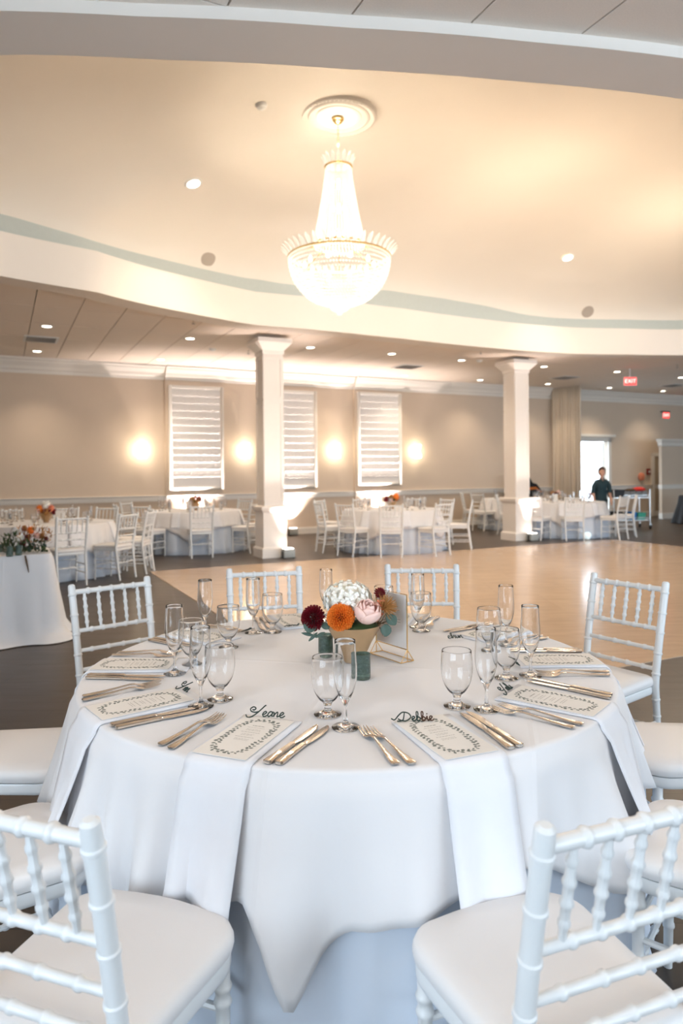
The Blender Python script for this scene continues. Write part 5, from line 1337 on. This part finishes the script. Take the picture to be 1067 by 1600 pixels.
def skin_mesh(name, nodes, edges, root, mt, parent):
    me = bpy.data.meshes.new(name); me.from_pydata([n_[0] for n_ in nodes], edges, [])
    o = bpy.data.objects.new(name, me); C.objects.link(o); bpy.context.view_layer.objects.active = o
    o.modifiers.new('skin', 'SKIN'); return o
# body: faces the camera (-y), leaning a little forward, arms down towards the cart and table
N = [((0, .02, .86), .10), ((0, .01, .98), .085), ((0, -.02, 1.10), .085), ((0, -.05, 1.20), .075), ((0, -.07, 1.27), .052), ((0, -.085, 1.33), .045),
     ((.13, -.06, 1.225), .045), ((.175, -.07, 1.17), .042), ((.195, -.05, .96), .038), ((.18, -.20, .80), .028), ((.165, -.235, .76), .026),
     ((-.13, -.06, 1.225), .045), ((-.175, -.07, 1.17), .042), ((-.205, -.05, .96), .038), ((-.205, -.14, .76), .028), ((-.205, -.155, .72), .026),
     ((.085, .01, .78), .082), ((.095, -.01, .44), .055), ((.10, .02, .09), .038), ((.10, -.08, .045), .035), ((.10, -.14, .035), .028),
     ((-.085, .01, .78), .082), ((-.095, -.01, .44), .055), ((-.10, .02, .09), .038), ((-.10, -.08, .045), .035), ((-.10, -.14, .035), .028)]
E_ = [(0, 1), (1, 2), (2, 3), (3, 4), (4, 5), (3, 6), (6, 7), (7, 8), (8, 9), (9, 10), (3, 11), (11, 12), (12, 13), (13, 14), (14, 15), (0, 16), (16, 17), (17, 18), (18, 19), (19, 20), (0, 21), (21, 22), (22, 23), (23, 24), (24, 25)]
def add_hand(base, dirv, side, N, E_):
    d = Vector(dirv).normalized(); s_ = Vector((side, 0, 0)); palm = Vector(N[base][0]) + d * .045; N.append((tuple(palm), .022)); pi = len(N) - 1; E_.append((base, pi))
    perp = d.cross(s_).normalized()
    for i, (off, L_) in enumerate(((-.026, .050), (-.009, .062), (.009, .060), (.026, .048))):
        r0 = palm + perp * off * .8 + d * .016; a = len(N); N.append((tuple(r0), .009)); N.append((tuple(r0 + perp * off * .3 + d * L_ * .5), .0085)); N.append((tuple(r0 + perp * off * .3 + d * L_ * .85 + Vector((0, -.015, 0))), .007)); E_ += [(pi, a), (a, a + 1), (a + 1, a + 2)]
    t0 = palm - d * .02 - perp * .024; a = len(N); N.append((tuple(t0), .011)); N.append((tuple(t0 - perp * .02 + d * .03), .009)); E_ += [(pi, a), (a, a + 1)]
add_hand(10, (-.1, -.5, -.8), 1, N, E_); add_hand(15, (0, -.2, -1), -1, N, E_)
HAVE = True
def build_skin(name, N, E_, root, mt):
    me = bpy.data.meshes.new(name); bm = bmesh.new(); lay = bm.verts.layers.skin.verify(); vv = []
    for i, (p, r) in enumerate(N):
        v = bm.verts.new(p); v[lay].radius = r if hasattr(r, '__len__') else (r, r); v[lay].use_root = (i == root); vv.append(v)
    for a, b in E_: bm.edges.new((vv[a], vv[b]))
    bm.to_mesh(me); bm.free(); o = bpy.data.objects.new(name, me); C.objects.link(o)
    o.modifiers.new('skin', 'SKIN').use_smooth_shade = True; s_ = o.modifiers.new('sub', 'SUBSURF'); s_.levels = 2
    dg = bpy.context.evaluated_depsgraph_get(); me2 = bpy.data.meshes.new_from_object(o.evaluated_get(dg)); bpy.data.objects.remove(o)
    me2.materials.clear(); me2.materials.append(MT[mt]); 
    me2.polygons.foreach_set('use_smooth', [True] * len(me2.polygons)); return me2
link('body', build_skin('body', N, E_, 0, 'skin'), pe)
NS = [((0, .02, .80), (.155, .125)), ((0, .02, .88), (.155, .125)), ((0, .01, .98), (.145, .115)), ((0, -.02, 1.10), (.155, .12)), ((0, -.05, 1.20), (.15, .115)), ((0, -.065, 1.26), (.085, .07)),
      ((.12, -.06, 1.225), .075), ((.178, -.07, 1.165), .062), ((.198, -.05, .98), .056), ((.196, -.07, .93), .052), ((-.12, -.06, 1.225), .075), ((-.178, -.07, 1.165), .062), ((-.208, -.05, .98), .056), ((-.206, -.07, .93), .052)]
link('shirt', build_skin('shirt', NS, [(0, 1), (1, 2), (2, 3), (3, 4), (4, 5), (4, 6), (6, 7), (7, 8), (8, 9), (4, 10), (10, 11), (11, 12), (12, 13)], 1, 'shirt'), pe)
NT = [((0, .02, .90), (.14, .115)), ((0, .02, .84), (.15, .12)), ((.088, .01, .76), .098), ((.097, -.01, .44), .075), ((.10, .02, .10), .06), ((-.088, .01, .76), .098), ((-.097, -.01, .44), .075), ((-.10, .02, .10), .06)]
link('trousers', build_skin('trousers', NT, [(0, 1), (1, 2), (2, 3), (3, 4), (1, 5), (5, 6), (6, 7)], 0, 'trousers'), pe)
for s in (-1, 1): MB().blob((s * .10, -.055, .04), (.048, .13, .042), 14, 8).obj('shoe', 'black_cloth', pe)
HC_ = Vector((.0, -.11, 1.445))
def hf(d):
    q = 1.0
    if d.z < 0: q *= 1 - .22 * (-d.z) * abs(d.x) - .0
    if d.y < -.3 and d.z < -.2: q *= 1.03
    return q
hd = MB().blob(HC_, (.073, .092, .112), 24, 18, hf)
hd.loft([(HC_ + Vector((0, -.085, .02)), (.007, 0, 0), (0, .01, 0)), (HC_ + Vector((0, -.100, -.015)), (.014, 0, 0), (0, .012, 0)), (HC_ + Vector((0, -.088, -.03)), (.012, 0, 0), (0, .008, 0))])
for s in (-1, 1): hd.blob(HC_ + Vector((s * .075, .0, -.005)), (.012, .02, .03), 8, 6)
hd.tube([HC_ + Vector((0, .01, -.06)), HC_ + Vector((0, .03, -.14))], [.038, .045], 14)
h_ = hd.obj('head', 'skin', pe)
for s in (-1, 1):
    MB().blob(HC_ + Vector((s * .027, -.080, .012)), (.012, .008, .007), 10, 6).obj('eye', 'eye', h_)
    MB().blob(HC_ + Vector((s * .028, -.083, .032)), (.017, .006, .004), 10, 4).obj('eyebrow', 'hair', h_)
MB().blob(HC_ + Vector((0, -.084, -.052)), (.024, .009, .008), 12, 6).obj('mouth', 'lip', h_)
hm = MB().blob(HC_ + Vector((0, .014, .024)), (.096, .108, .124), 24, 18, lambda d: 1.0 if d.y > -.25 or d.z > .42 else .70)
hm.blob(HC_ + Vector((0, .10, .03)), (.045, .04, .05), 10, 8)
hm.obj('hair', 'hair', pe)
for s in (-1, 1): MB().loft([(Vector((s * .045, -.085, 1.325)), (.018, 0, .01), (0, .006, .012)), (Vector((s * .03, -.135, 1.27)), (.014, 0, .01), (0, .006, .008)), (Vector((s * .005, -.165, 1.205)), (.006, 0, .004), (0, .005, .004))]).obj('collar', 'shirt', pe)
